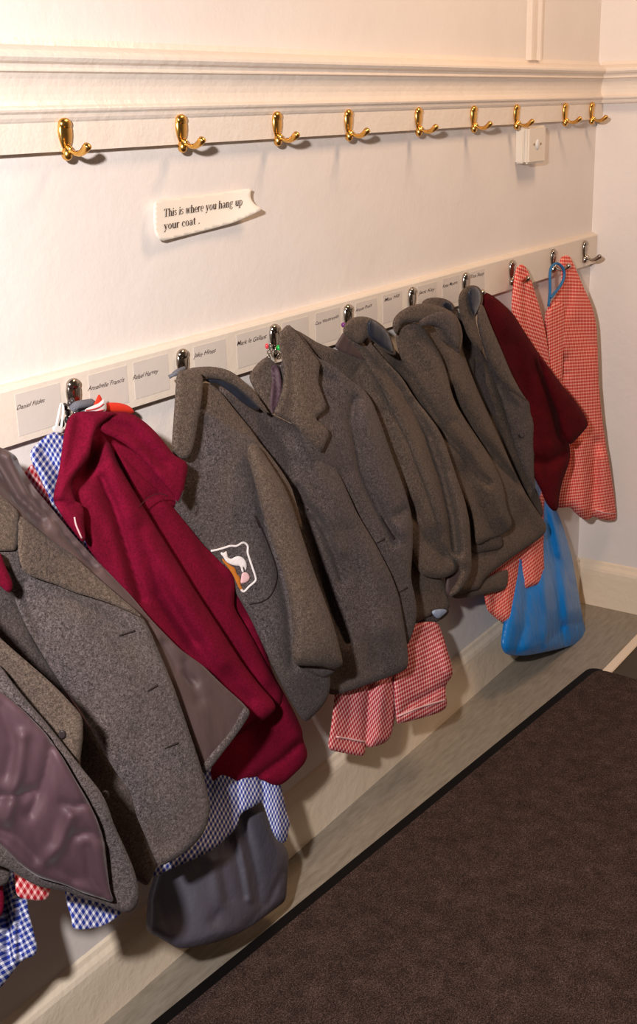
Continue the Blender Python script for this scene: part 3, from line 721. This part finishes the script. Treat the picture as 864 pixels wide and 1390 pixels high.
g = G('hair_scrunchie', 240, 508, .05, 'small grey fuzzy loop tied to the left of the second chrome hook', 'hair tie')
tube('loop', crom([at(229, 512, .05), at(236, 508, .055), at(243, 503, .055), at(250, 500, .05)], 5), [.003]*5+[.004]*5+[.0035]*6, M['fuzz'], g)

# --- G4 badge blazer
D4 = Depth([(245, 503, .065), (300, 500, .065), (236, 610, .09), (280, 560, .085), (350, 560, .08), (300, 740, .105), (345, 780, .135), (380, 660, .13), (330, 860, .13), (410, 960, .15), (425, 780, .165), (466, 903, .19), (398, 905, .17), (447, 940, .155)])
D4.add = 0.01
g = G('blazer', 415, 975, .14, 'grey blazer with a white embroidered lamb shield badge, on the second chrome hook', 'blazer', BL)
D4b = Depth([(300, 505, .05), (360, 560, .065), (403, 578, .08), (300, 540, .06), (345, 600, .065), (440, 620, .10), (485, 700, .13), (530, 780, .155), (554, 900, .175), (450, 940, .12), (400, 700, .09), (440, 800, .10), (500, 860, .15)])
panel('back_panel', [(295, 520), (318, 528), (335, 545), (350, 552), (366, 561), (388, 572), (403, 579), (415, 591), (430, 610), (440, 622), (456, 635), (468, 660), (485, 698), (508, 736), (530, 778), (541, 808), (548, 848), (553, 880), (554, 904), (548, 911), (530, 918), (508, 926), (480, 936), (455, 944), (440, 940), (420, 860), (390, 740), (350, 650), (310, 590)],
      D4b, M['wool_b'], g, 0, .014, (.008, 6), [('v', [(403, 662), (410, 683), (420, 692), (436, 712), (448, 740), (458, 765), (464, 788)], 4.5, .010), ('r', [(400, 640), (425, 680), (445, 705), (462, 750)], 8, .006), ('r', [(415, 610), (460, 690), (500, 770), (520, 850)], 22, .012), ('v', [(475, 720), (500, 820), (510, 900)], 20, .006), ('v', [(350, 560), (385, 600), (400, 640)], 10, .006), ('v', [(418, 710), (432, 760), (452, 830), (470, 870)], 6, .008)])
strip('pocket_edge', [(444, 779), (450, 800), (456, 818), (463, 838)], [1.5, 3.5], D4b, M['thread'], g, .003)
strip('seam', [(417, 690), (416, 705)], 1.4, D4b, M['thread'], g, .004)
panel('neck_lining', [(275, 512), (288, 512), (302, 514), (322, 522), (342, 540), (354, 556), (345, 556), (330, 548), (312, 532), (295, 520), (282, 520)], D4b, M['navy'], g, .012, .008, (.004, 4), (), 4)
panel('collar_stand', [(243, 506), (258, 499), (284, 497), (304, 500), (319, 507), (336, 522), (351, 540), (364, 558), (361, 562), (352, 554), (341, 541), (322, 525), (302, 515), (286, 512), (270, 514), (250, 516)], D4b, M['wool_c'], g, .020, .010, (.004, 4), (), 4)
panel('facing', [(272, 520), (285, 520), (300, 532), (318, 556), (338, 580), (352, 600), (368, 620), (384, 642), (396, 662), (404, 690), (412, 720), (390, 720), (360, 660), (300, 590), (270, 560)],
      D4, M['wool_c'], g, -.004, .010, (.006, 5), (), 4.5)
panel('front_panel', [(200, 640), (236, 612), (260, 580), (272, 552), (288, 561), (308, 574), (326, 586), (343, 594), (352, 605), (368, 632), (384, 656), (396, 682), (410, 730), (430, 800), (450, 880), (448, 918), (448, 938), (440, 955), (431, 966), (414, 982), (404, 968), (390, 945), (370, 905), (340, 840), (300, 770), (240, 700)],
      D4, M['wool_a'], g, 0, .012, (.007, 5), [('v', [(343, 620), (352, 670), (362, 720), (378, 770), (392, 830), (398, 900)], 8, .009), ('v', [(280, 580), (270, 640)], 14, .004)])
panel('sleeve', [(334, 606), (345, 600), (356, 613), (372, 638), (385, 658), (395, 682), (405, 712), (416, 746), (428, 782), (438, 808), (450, 840), (459, 872), (466, 900), (462, 907), (450, 908), (435, 904), (415, 904), (400, 903), (396, 893), (398, 858), (392, 810), (380, 765), (362, 715), (352, 680), (342, 640)],
      D4, M['wool_c'], g, .020, .024, (.013, 9), [('r', [(362, 650), (395, 740), (425, 830), (435, 895)], 18, .006)])
panel('cuff_lining', [(405, 903), (435, 902), (460, 905), (450, 916), (438, 920), (420, 912)], D4, M['wool_a'], g, .004, .006, (.003, 4), (), 4)
panel('collar', [(240, 505), (247, 502), (270, 503), (276, 514), (274, 540), (269, 570), (264, 600), (260, 614), (254, 623), (244, 622), (234, 612), (233, 600), (236, 560), (238, 525)], D4, M['wool_c'], g, .018, .012, (.006, 5), (), 4.5)
strip('pocket_seam', [(347, 700), (362, 735), (374, 770), (375, 788), (367, 808), (354, 817), (338, 820)], 1.6, D4, M['thread'], g, .0035)
strip('pocket_seam', [(345, 700), (352, 716)], 1.4, D4, M['thread'], g, .004)
bad = strip('badge_border', [(286, 748), (296, 746), (306, 743), (313, 741), (321, 741), (330, 736.5), (336, 741), (336, 750), (339, 760), (343, 772), (347, 785), (345, 790), (338, 796), (331, 803), (327, 800)], 2.8, D4, M['whitethread'], g, .0065, .0025)
panel('badge_lamb', [(299, 752), (300, 749), (303, 751), (307, 747.5), (308, 751), (309, 757), (314, 759), (318, 756), (324, 754.5), (330, 757), (334, 763), (335, 768), (333, 776), (331.5, 770), (329, 769), (331, 777), (328, 777), (326, 768), (320, 768), (312, 766), (306, 762), (303, 756)], D4, M['whitethread'], g, .007, .003, (.0005, 1.5), (), 2.2, 0, it=1)
panel('badge_scroll', [(328, 778), (333, 776), (338, 780), (339, 786), (335, 790), (330, 792), (326, 792), (327, 784)], D4, M['pinkthread'], g, .0068, .003, (.0005, 1.5), (), 2.2, 0, it=1)
panel('badge_orange', [(301, 757), (307, 763), (314, 768), (319, 771), (321, 779), (326, 784), (326, 793), (330, 801), (326, 802), (321, 792), (317, 782), (309, 770), (302, 762)], D4, M['orange'], g, .006, .003, (.0005, 1.5), (), 2.2, 0, it=1)

# --- G5 notched lapel blazer
D5 = Depth([(362, 484, .055), (395, 442, .06), (340, 515, .04), (375, 560, .07), (445, 550, .09), (436, 615, .10), (400, 500, .07), (480, 520, .085), (535, 630, .12), (560, 740, .145), (560, 870, .14), (510, 760, .12), (445, 640, .095), (480, 700, .10)])
D5.add = 0.014
D5b = Depth([(397, 442, .045), (452, 474, .05), (500, 490, .06), (480, 520, .055), (540, 570, .09), (560, 640, .10), (612, 740, .13), (618, 772, .135), (560, 740, .105), (570, 840, .12), (610, 830, .13), (600, 680, .125)])
g = G('blazer', 560, 850, .12, 'grey blazer with a notched lapel facing out, hanging from the hook with the green bead', 'blazer', BL)
panel('sleeve', [(392, 446), (403, 448), (418, 457), (432, 466), (452, 473), (472, 481), (490, 488), (501, 491), (512, 505), (524, 530), (534, 550), (545, 572), (557, 597), (568, 622), (577, 645), (588, 670), (597, 692), (605, 715), (611, 735), (616, 755), (621, 767), (618, 777), (606, 784), (590, 786), (570, 780), (550, 740), (530, 640), (490, 540), (440, 500), (410, 470)],
      D5b, M['wool_c'], g, 0, .016, (.009, 6), [('v', [(482, 508), (488, 500)], 4, .004), ('v', [(560, 690), (580, 730), (605, 755)], 10, .010), ('r', [(510, 520), (550, 620), (580, 710)], 16, .008), ('v', [(520, 560), (545, 630), (560, 700)], 8, .005)])
panel('back_panel', [(545, 720), (565, 745), (590, 772), (602, 790), (607, 808), (612, 826), (598, 832), (580, 836), (560, 850), (545, 800)], D5b, M['wool_c'], g, -.012, .010, (.006, 5), (), 4.5)
panel('hem_lining', [(566, 832), (584, 828), (600, 824), (611, 828), (604, 838), (590, 846), (570, 852), (564, 845)], D5b, M['wool_b'], g, -.020, .006, (.003, 4), (), 4)
panel('hem_lining', [(583, 829), (600, 826), (608, 829), (600, 836), (593, 841)], D5b, M['lining_blue'], g, -.012, .004, (.001, 3), (), 3.5)
panel('body', [(392, 442), (398, 445), (411, 458), (425, 478), (434, 488), (446, 492), (462, 504), (480, 519), (495, 530), (505, 545), (515, 570), (530, 613), (540, 640), (549, 665), (557, 692), (560, 712), (560, 740), (557, 785), (563, 810), (566, 830), (563, 850), (553, 878), (535, 870), (490, 800), (450, 700), (420, 620), (395, 560), (380, 500)],
      D5, M['wool_b'], g, 0, .014, (.008, 6), [('v', [(480, 545), (476, 570), (485, 610), (490, 640), (502, 670), (520, 702), (535, 732)], 6, .011), ('r', [(495, 560), (515, 620), (535, 690), (545, 720)], 12, .008), ('v', [(540, 700), (552, 692), (560, 700)], 7, .008), ('v', [(430, 520), (450, 580), (470, 640)], 18, .005), ('v', [(400, 470), (420, 500), (455, 520)], 6, .003), ('v', [(455, 650), (500, 740), (530, 800)], 12, .005)])
panel('inner_back', [(336, 512), (345, 498), (356, 487), (364, 484), (372, 492), (382, 500), (384, 520), (380, 545), (370, 566), (358, 552), (346, 530)], D5, M['wool_c'], g, -.004, .008, (.005, 5), (), 4)
panel('neck_lining', [(366, 500), (374, 493), (380, 504), (383, 525), (379, 545), (371, 564), (366, 556), (367, 530), (370, 515)], D5, M['lining'], g, .004, .006, (.004, 4), [('v', [(372, 500), (376, 530), (372, 555)], 4, .006)], 3.5)
panel('lapel', [(376, 457), (382, 448), (391, 439.5), (398, 446), (412, 464), (424, 480), (434, 492), (433, 505), (431, 518), (437, 535), (444, 553), (436, 561), (427, 568), (437, 576), (446, 584), (446, 592), (440, 606), (436, 615), (424, 604), (410, 588), (400, 578), (384, 568), (370, 562), (378, 545), (384, 522), (386, 498), (380, 476)],
      D5, M['wool_c'], g, .012, .010, (.005, 4), [('v', [(394, 475), (397, 520), (395, 575)], 8, .004), ('r', [(386, 490), (388, 530), (378, 560)], 5, .003)], 4.5, it=1)
strip('buttonhole', [(511, 737), (517, 734), (522, 731)], [1, 3], D5, M['thread'], g, .006)
strip('buttonhole', [(541, 804), (547, 801), (553, 797)], [1, 2.4], D5, M['thread'], g, .004)
strip('pocket_edge', [(516, 700), (524, 714), (530, 724), (535, 732)], [1.5, 4], D5, M['thread'], g, .002)
for a, b, m, nm in ((378, 472, 'green', 'green bead keyring on the third chrome hook'), (362, 470, 'redbead', 'small pinkish red bead beside the green bead'), (466, 441, 'purple', 'purple bead hanging from the fourth chrome hook')):
    q = at(a, b, .058); bm = bmesh.new(); sph(bm, q, (.0048,)*3 if m != 'redbead' else (.003, .003, .005)); o = from_bm('bead', bm, M[m], None, q); tag(o, nm, 'bead')
g = G('key_chain', 370, 480, .055, 'thin metal chain links dangling below the third chrome hook', 'chain')
for i, (a, b) in enumerate(((367, 468), (365, 476), (364, 484), (374, 476), (378, 483))):
    c_ = at(a, b, .058); pts = [c_+np.array([.0035*math.cos(t), .002*math.sin(t*2), .0055*math.sin(t)]) for t in np.linspace(0, 2*math.pi, 11)]
    tube('link', pts, .0011, M['chrome'], g, 6)

FS = 2.1
# --- G6 blazer on hook four
D6 = Depth([(475, 435, .055), (510, 440, .055), (460, 470, .04), (540, 480, .06), (525, 530, .055), (590, 580, .09), (560, 600, .06), (637, 700, .115), (635, 800, .12), (600, 740, .09), (680, 640, .115), (693, 712, .13), (600, 520, .06), (655, 610, .10), (640, 730, .11), (665, 730, .125)])
g = G('blazer', 620, 805, .1, 'brown grey blazer on the fourth chrome hook with a dark folded collar', 'blazer', BL)
panel('inner_side', [(452, 472), (460, 460), (467, 448), (480, 470), (505, 494), (490, 490), (470, 482)], D6, M['lining_b'], g, -.012, .006, (.003, 4), (), 4)
panel('back_panel', [(500, 440), (520, 455), (545, 485), (575, 500), (586, 510), (602, 530), (622, 556), (642, 586), (662, 616), (676, 642), (684, 665), (687, 690), (695, 708), (693, 718), (682, 726), (664, 732), (645, 742), (640, 700), (600, 620), (550, 560), (510, 500)],
      D6, M['wool_d'], g, 0, .014, (.009, 6), [('v', [(540, 500), (580, 550), (596, 586)], 9, .007), ('v', [(596, 584), (625, 612), (650, 645), (664, 657)], 4, .007), ('r', [(575, 520), (620, 580), (660, 650), (680, 700)], 12, .009), ('v', [(630, 640), (655, 690), (670, 720)], 14, .007)])
panel('lower_panel', [(635, 650), (650, 680), (660, 720), (681, 727), (682, 745), (660, 748), (640, 753), (632, 740)], D6, M['wool_d'], g, -.012, .012, (.006, 5), (), 4.5)
panel('sleeve', [(470, 440), (486, 442), (500, 462), (520, 486), (545, 512), (562, 540), (580, 562), (596, 584), (605, 604), (613, 628), (622, 655), (631, 680), (637, 708), (639, 740), (640, 770), (636, 785), (625, 802), (612, 811), (608, 806), (620, 790), (626, 770), (600, 740), (575, 660), (545, 590), (520, 530), (490, 480), (470, 460)],
      D6, M['wool_c'], g, .024, .020, (.010, 7), [('v', [(482, 450), (510, 485), (545, 530), (580, 590), (600, 650), (612, 700), (618, 745)], 7, .012), ('r', [(505, 478), (560, 550), (600, 620), (628, 700), (632, 760)], 8, .006), ('r', [(500, 500), (540, 560), (575, 640), (600, 710)], 9, .006), ('v', [(560, 545), (590, 600), (605, 640)], 4, .004)])
panel('cuff_lining', [(605, 786), (615, 770), (632, 766), (637, 782), (626, 800), (612, 812), (604, 806)], D6, M['lining_b'], g, .004, .006, (.004, 4), (), 4)
panel('collar', [(464, 452), (467, 441), (474, 433), (486, 429), (499, 430), (512, 436), (524, 446), (530, 458), (535, 472), (538, 482), (530, 482), (515, 472), (505, 462), (499, 457), (490, 468), (478, 462)], D6, M['wool_c'], g, .030, .010, (.006, 5), (), 4)
panel('collar_lining', [(499, 432), (509, 437), (520, 446), (528, 455), (532, 470), (533, 479), (522, 474), (508, 464), (499, 456)], D6, M['navy'], g, .0345, .004, (.003, 4), (), 4)

# --- G7 blazer on hook five with rounded collar
D7 = Depth([(545, 425, .055), (600, 415, .055), (535, 450, .05), (627, 460, .055), (570, 480, .055), (620, 540, .07), (660, 520, .065), (690, 600, .085), (740, 715, .115), (660, 780, .11), (615, 810, .105), (640, 640, .08), (600, 600, .05), (670, 700, .09)])
g = G('blazer', 650, 805, .09, 'grey blazer with a wide rounded collar on the fifth chrome hook', 'blazer', BL)
panel('side_panel', [(620, 460), (632, 464), (650, 478), (668, 498), (680, 525), (690, 560), (700, 598), (714, 636), (729, 668), (736, 688), (737, 702), (728, 704), (700, 680), (660, 610), (630, 540)],
      D7, M['wool_d'], g, -.020, .010, (.008, 6), [('v', [(650, 500), (672, 560), (695, 620), (715, 665)], 5, .008), ('v', [(633, 475), (655, 530), (665, 560)], 5, .006), ('r', [(660, 520), (690, 600), (722, 670)], 6, .005)])
panel('back_panel', [(560, 440), (580, 425), (610, 430), (626, 450), (628, 475), (636, 500), (650, 535), (664, 565), (680, 600), (696, 636), (712, 668), (726, 690), (739, 708), (742, 718), (736, 728), (716, 742), (690, 760), (668, 776), (655, 788), (650, 800), (636, 802), (624, 808), (612, 808), (610, 780), (630, 700), (610, 620), (580, 540), (550, 480)],
      D7, M['wool_d'], g, 0, .014, (.010, 7), [('v', [(612, 528), (622, 555), (645, 590), (675, 625), (705, 660)], 5, .010), ('r', [(610, 490), (650, 560), (690, 630), (725, 700)], 14, .008), ('r', [(640, 600), (665, 650), (690, 700)], 12, .006), ('v', [(655, 740), (690, 720), (720, 700)], 22, .005)])
panel('front_panel', [(536, 448), (552, 438), (572, 440), (584, 460), (598, 482), (606, 505), (611, 528), (618, 548), (630, 568), (642, 590), (655, 615), (640, 610), (610, 590), (590, 560), (565, 520), (545, 490), (538, 470)],
      D7, M['wool_c'], g, .022, .014, (.008, 6), [('r', [(560, 455), (590, 500), (615, 560)], 9, .006)])
panel('collar', [(533, 447), (532, 436), (540, 424), (556, 415), (574, 411), (592, 414), (610, 421), (620, 430), (626, 443), (628, 458), (626, 472), (622, 482), (612, 470), (596, 462), (588, 440), (570, 438), (552, 437), (542, 442), (538, 456)],
      D7, M['wool_c'], g, .032, .012, (.007, 5), (), 4)
panel('collar_lining', [(566, 437), (582, 427), (598, 422), (612, 426), (621, 438), (624, 455), (622, 476), (612, 466), (600, 446), (584, 440), (570, 444)], D7, M['wool_b'], g, .0365, .006, (.004, 4), (), 4)
panel('lower_hem', [(604, 770), (640, 770), (660, 785), (690, 770), (688, 800), (660, 806), (630, 812), (615, 813), (604, 800)], D7, M['wool_d'], g, -.012, .010, (.006, 5), (), 4.5)
g = G('blazer', 600, 500, .03, 'small bit of grey collar with dark lining behind the wide rounded collar', 'blazer', BL)
panel('collar', [(570, 412), (578, 405), (592, 403), (606, 406), (615, 412), (618, 425), (600, 440), (575, 430)], D7, M['wool_c'], g, -.014, .008, (.004, 4), (), 4)
panel('collar_lining', [(599, 412), (606, 408), (613, 413), (616, 422), (606, 420)], D7, M['navy'], g, -.008, .004, (.002, 3), (), 3.5)
panel('body', [(575, 430), (618, 420), (640, 440), (645, 480), (640, 560), (600, 540)], D7, M['wool_d'], g, -.022, .006, (.004, 4), (), 5)

# --- G8 blazer on hook six
D8 = Depth([(640, 390, .055), (625, 410, .055), (655, 410, .05), (650, 470, .06), (695, 515, .06), (724, 560, .075), (726, 640, .085), (640, 500, .04), (690, 600, .055), (680, 560, .06)])
g = G('blazer', 700, 650, .07, 'slim grey blazer on the sixth chrome hook with dark upright collar and button', 'blazer', BL)
panel('back_panel', [(622, 410), (640, 430), (650, 470), (665, 500), (690, 540), (700, 600), (722, 660), (728, 690), (700, 680), (660, 600), (630, 500)], D8, M['wool_b'], g, -.014, .008, (.006, 5), (), 5)
panel('front_panel', [(650, 415), (657, 418), (666, 442), (680, 474), (694, 508), (708, 534), (721, 550), (726, 570), (725, 600), (724, 640), (727, 672), (715, 650), (700, 610), (680, 540), (664, 500), (652, 460), (646, 435)],
      D8, M['wool_b'], g, .008, .010, (.007, 5), [('r', [(660, 440), (685, 500), (712, 560)], 8, .005), ('v', [(672, 520), (700, 535), (718, 560)], 10, .006)], 4.5)
panel('lapel', [(647, 415), (655, 412), (662, 432), (674, 462), (690, 500), (704, 528), (716, 545), (700, 536), (684, 522), (672, 506), (664, 490), (656, 464), (649, 440)], D8, M['wool_c'], g, .016, .008, (.005, 4), (), 4)
panel('collar', [(621, 412), (623, 398), (630, 390), (640, 386.5), (650, 389), (655, 399), (655, 412), (650, 424), (644, 430), (650, 455), (656, 475), (650, 478), (640, 466), (630, 448), (625, 430)], D8, M['wool_d'], g, .014, .012, (.006, 4), (), 4)
panel('collar_lining', [(636, 391), (645, 389), (652, 396), (652, 410), (648, 420), (643, 430), (639, 420), (635, 404)], D8, M['navy'], g, .0185, .005, (.003, 4), (), 3.5)
disc('button', 707, 590, 4.5, D8, M['button'], g, .011)

FS = 1.5
# --- dark red sweatshirt on right
D9 = Depth([(657, 398, .04), (680, 412, .045), (700, 500, .05), (745, 500, .065), (798, 577, .12), (770, 600, .10), (730, 600, .07), (772, 625, .11), (757, 690, .11), (730, 660, .08), (765, 530, .09)])
D9.add = .022
g = G('sweatshirt', 755, 690, .1, 'dark red sweatshirt hanging between the grey blazers and the coral gingham dress', 'sweatshirt')
panel('body', [(652, 400), (658, 396), (668, 401), (681, 411), (695, 425), (710, 448), (724, 470), (742, 496), (764, 524), (760, 560), (772, 600), (774, 620), (770, 635), (763, 652), (758, 678), (757, 693), (749, 694), (740, 682), (734, 666), (720, 640), (700, 600), (690, 540), (670, 480), (652, 430)],
      D9, M['knit'], g, 0, .012, (.008, 6), [('v', [(738, 495), (755, 540), (762, 590)], 7, .010), ('v', [(700, 470), (715, 560), (720, 640)], 14, .006), ('v', [(724, 625), (745, 630), (765, 615)], 7, .007), ('r', [(680, 430), (735, 540), (750, 600)], 14, .006)], 4.5)
panel('sleeve', [(728, 478), (742, 495), (762, 522), (780, 544), (792, 562), (799, 575), (794, 583), (782, 596), (772, 606), (764, 590), (756, 560), (744, 530)], D9, M['knit'], g, .010, .016, (.009, 7), (), 4.5)

FS = .8
# --- coral gingham dresses
D10 = Depth([(768, 350, .05), (745, 420, .055), (795, 400, .065), (765, 470, .06), (805, 520, .09), (770, 600, .075), (833, 690, .13), (780, 690, .09), (815, 600, .11), (748, 680, .05)])
g = G('gingham_dress', 800, 700, .1, 'coral gingham dress with button front nearest the corner, on the blue cord hook', 'dress', GD)
panel('body', [(758, 352), (766, 346), (773, 347), (781, 365), (793, 393), (803, 415), (809, 440), (811, 480), (812, 520), (816, 562), (822, 605), (829, 645), (834, 680), (836.5, 706), (826, 707), (812, 704), (804, 700), (799, 706), (790, 705), (778, 694), (774, 688), (755, 690), (742, 680), (740, 640), (742, 560), (738, 500), (737, 450), (739, 425), (746, 412), (757, 396), (762, 380)],
      D10, M['ging_coral'], g, 0, .012, (.008, 6), [('v', [(766, 488), (764, 515), (770, 540), (790, 570)], 6, .014), ('v', [(768, 350), (776, 385), (770, 420)], 6, .008), ('v', [(774, 600), (775, 650), (774, 690)], 6, .012), ('v', [(808, 600), (806, 660), (803, 700)], 6, .014), ('r', [(790, 600), (792, 690)], 8, .008), ('r', [(820, 620), (822, 700)], 8, .008), ('v', [(785, 440), (800, 470)], 8, .007), ('r', [(767, 440), (768, 500)], 4, .004)], 4, .003, -8)
panel('placket', [(745, 414), (760, 408), (766, 418), (765, 460), (763, 500), (762, 520), (748, 515), (743, 470), (741, 435)], D10, M['ging_coral'], g, .005, .004, (.002, 3), (), 3.5, 0, 4)
strip('hem_band', [(808, 692), (820, 696), (835, 697)], 1.2, D10, M['pinkthread'], g, .002)
disc('button', 748, 463, 2.6, D10, M['pearl'], g, .010)
g = G('blue_cord', 752, 400, .055, 'blue cord looped over the eighth chrome hook', 'cord')
tube('cord', crom([at(744, 416, .065), at(746, 395, .065), at(746, 370, .062), at(750, 360, .058), at(757, 358, .06), at(764, 365, .066), at(765, 376, .068), at(760, 388, .07), at(752, 398, .07), at(747, 404, .07)], 5), .0036, M['cord'], g)
D11 = Depth([(707, 360, .05), (700, 430, .055), (745, 500, .065), (700, 500, .045), (735, 640, .05), (700, 700, .05), (738, 790, .10), (660, 800, .07), (690, 845, .09), (720, 600, .045)])
g = G('gingham_dress', 700, 840, .08, 'long narrow coral gingham dress on the seventh hook, hem below the blazers', 'dress', GD)
panel('bodice', [(703, 361), (708, 358), (714, 363), (720, 378), (728, 405), (735, 428), (741, 455), (746, 495), (750, 540), (745, 620), (737, 690), (738, 740), (690, 740), (700, 600), (700, 480), (696, 440), (693, 418), (696, 385), (699, 366)],
      D11, M['ging_coral'], g, 0, .008, (.005, 4), [('v', [(710, 370), (714, 430), (722, 490)], 5, .009), ('v', [(722, 400), (730, 460), (738, 510)], 4, .007), ('r', [(705, 380), (706, 440), (715, 500)], 4, .005)], 4, .002, -18)
panel('skirt', [(690, 700), (737, 705), (737, 745), (739, 790), (722, 796), (706, 801), (705, 825), (703, 838), (695, 844), (684, 846), (675, 841), (671, 838), (660, 828), (656, 804), (650, 780)], D11, M['ging_coral'], g, .004, .008, (.005, 4), [('v', [(706, 760), (706, 800)], 4, .012), ('r', [(690, 780), (690, 840)], 8, .008), ('v', [(672, 790), (671, 838)], 4, .008), ('r', [(722, 740), (726, 790)], 7, .006)], 4, .002, 3)

# --- red gingham dress below the notched blazer
D12 = Depth([(460, 930, .10), (540, 920, .11), (600, 850, .10), (450, 1010, .13), (495, 1025, .14), (530, 1005, .13), (607, 955, .14), (612, 910, .14), (560, 960, .13), (400, 800, .07), (540, 700, .05)])
g = G('gingham_dress', 530, 1015, .12, 'red and white gingham dress skirt showing below the notched lapel blazer', 'dress', GD)
panel('skirt', [(450, 900), (540, 880), (538, 960), (534, 985), (529, 1003), (518, 1011), (500, 1015), (496.5, 1012), (494, 1027), (480, 1025), (460, 1021), (446, 1018), (445, 1010), (450, 980), (454, 945)],
      D12, M['ging_red'], g, 0, .007, (.005, 4), [('v', [(502, 930), (499, 980), (497, 1015)], 4, .014), ('r', [(520, 930), (514, 1000)], 8, .008), ('v', [(478, 930), (472, 1000)], 6, .005)], 4, .003, 6)
strip('hem_seam', [(456, 1000), (475, 1003), (495, 1007)], 2.4, D12, M['pinkthread'], g, .004)
panel('skirt', [(535, 880), (565, 845), (594, 843), (602, 866), (610, 893), (615, 912), (611, 922), (604, 930), (605, 945), (607, 958), (600, 966), (578, 973), (560, 978), (546, 981), (538, 984), (536, 960), (534, 930)],
      D12, M['ging_red'], g, .006, .007, (.005, 4), [('v', [(545, 970), (558, 955), (575, 948), (602, 932)], 4, .010), ('r', [(600, 880), (608, 912)], 6, .006), ('v', [(580, 860), (578, 920)], 8, .005)], 4, .003, -6)
strip('hem_seam', [(540, 972), (570, 960), (604, 950)], 2.4, D12, M['pinkthread'], g, .010)

FS = .9
# --- bags
D13 = Depth([(350, 1090, .12), (240, 1150, .12), (198, 1240, .13), (240, 1288, .17), (300, 1270, .18), (390, 1180, .15), (387, 1225, .15), (300, 1180, .165), (345, 1250, .175)])
g = G('drawstring_bag', 290, 1285, .15, 'dark grey cloth bag hanging lowest under the burgundy fleece', 'bag')
panel('bag_body', [(230, 1100), (300, 1080), (356, 1078), (366, 1110), (376, 1135), (388, 1150), (392, 1162), (390, 1190), (388, 1223), (370, 1236), (346, 1254), (330, 1264), (310, 1273), (290, 1280), (262, 1286), (242, 1288), (230, 1281), (212, 1271), (198, 1264), (199, 1240), (201, 1215), (212, 1180)],
      D13, M['greybag'], g, 0, .05, (.014, 9), [('v', [(330, 1110), (342, 1160), (350, 1200), (352, 1225)], 7, .008), ('v', [(312, 1140), (325, 1180), (332, 1215)], 6, .005), ('r', [(320, 1120), (332, 1180), (338, 1220)], 5, .006), ('v', [(384, 1185), (365, 1225), (335, 1255)], 5, .006), ('v', [(218, 1225), (222, 1248), (236, 1276)], 6, .002), ('v', [(300, 1180), (310, 1220), (290, 1250)], 9, .006), ('r', [(290, 1170), (300, 1230)], 9, .005)], 3.2, .003)
D14 = Depth([(735, 560, .04), (740, 690, .06), (775, 755, .07), (795, 865, .12), (740, 885, .14), (685, 885, .12), (700, 780, .08), (740, 800, .12), (690, 830, .1)])
g = G('carrier_bag', 740, 890, .1, 'bright blue plastic carrier bag hanging low near the corner', 'bag')
panel('bag_body', [(700, 560), (735, 560), (742, 640), (748, 680), (757, 696), (766, 722), (776, 757), (784, 800), (790, 838), (795, 858), (793, 868), (784, 874), (762, 880), (740, 885), (715, 890), (695, 890), (684, 887), (679, 876), (682, 850), (690, 810), (700, 740), (708, 660)],
      D14, M['bluebag'], g, 0, .06, (.014, 9), [('v', [(738, 680), (752, 760), (760, 830), (764, 870)], 6, .010), ('r', [(748, 690), (765, 780), (770, 850)], 6, .006), ('v', [(760, 760), (772, 790), (784, 800)], 5, .007), ('r', [(735, 760), (742, 830), (742, 880)], 8, .007), ('v', [(715, 800), (712, 850), (700, 885)], 7, .008), ('v', [(735, 880), (765, 850), (790, 845)], 6, .007)], 3.2, .003)

# ------------------------------------------------------------------ light
def area(name, loc, target, size, power, col, spread=None):
    l = bpy.data.lights.new(name, 'AREA'); l.size = size; l.energy = power; l.color = col
    if spread: l.spread = math.radians(spread)
    o = bpy.data.objects.new(name, l); C.objects.link(o); o.location = Vector(loc)
    o.rotation_euler = (Vector(target)-Vector(loc)).to_track_quat('-Z', 'Y').to_euler(); return o
def spot(name, loc, target, size, ang, blend, power, col):
    l = bpy.data.lights.new(name, 'SPOT'); l.shadow_soft_size = size; l.energy = power; l.color = col; l.spot_size = math.radians(ang); l.spot_blend = blend
    o = bpy.data.objects.new(name, l); C.objects.link(o); o.location = Vector(loc)
    o.rotation_euler = (Vector(target)-Vector(loc)).to_track_quat('-Z', 'Y').to_euler(); return o
fl = CAM - AR*.29 + np.array([0, 0, .24])
spot('camera_flash', fl, (1.7, 0, .95), .035, 108, 1.0, 208, (1, .955, .95))
area('ceiling_lamp', (2.2, -.9, 2.6), (2.2, -.4, 0), .5, 18, (1, .67, .42))
w = bpy.data.worlds.new('world'); sc.world = w; w.use_nodes = True
w.node_tree.nodes['Background'].inputs[0].default_value = (1, .74, .52, 1); w.node_tree.nodes['Background'].inputs[1].default_value = .075
vs = sc.view_settings; vs.view_transform = 'Standard'; vs.look = 'None'; vs.gamma = 1; vs.exposure = 0; vs.use_curve_mapping = False
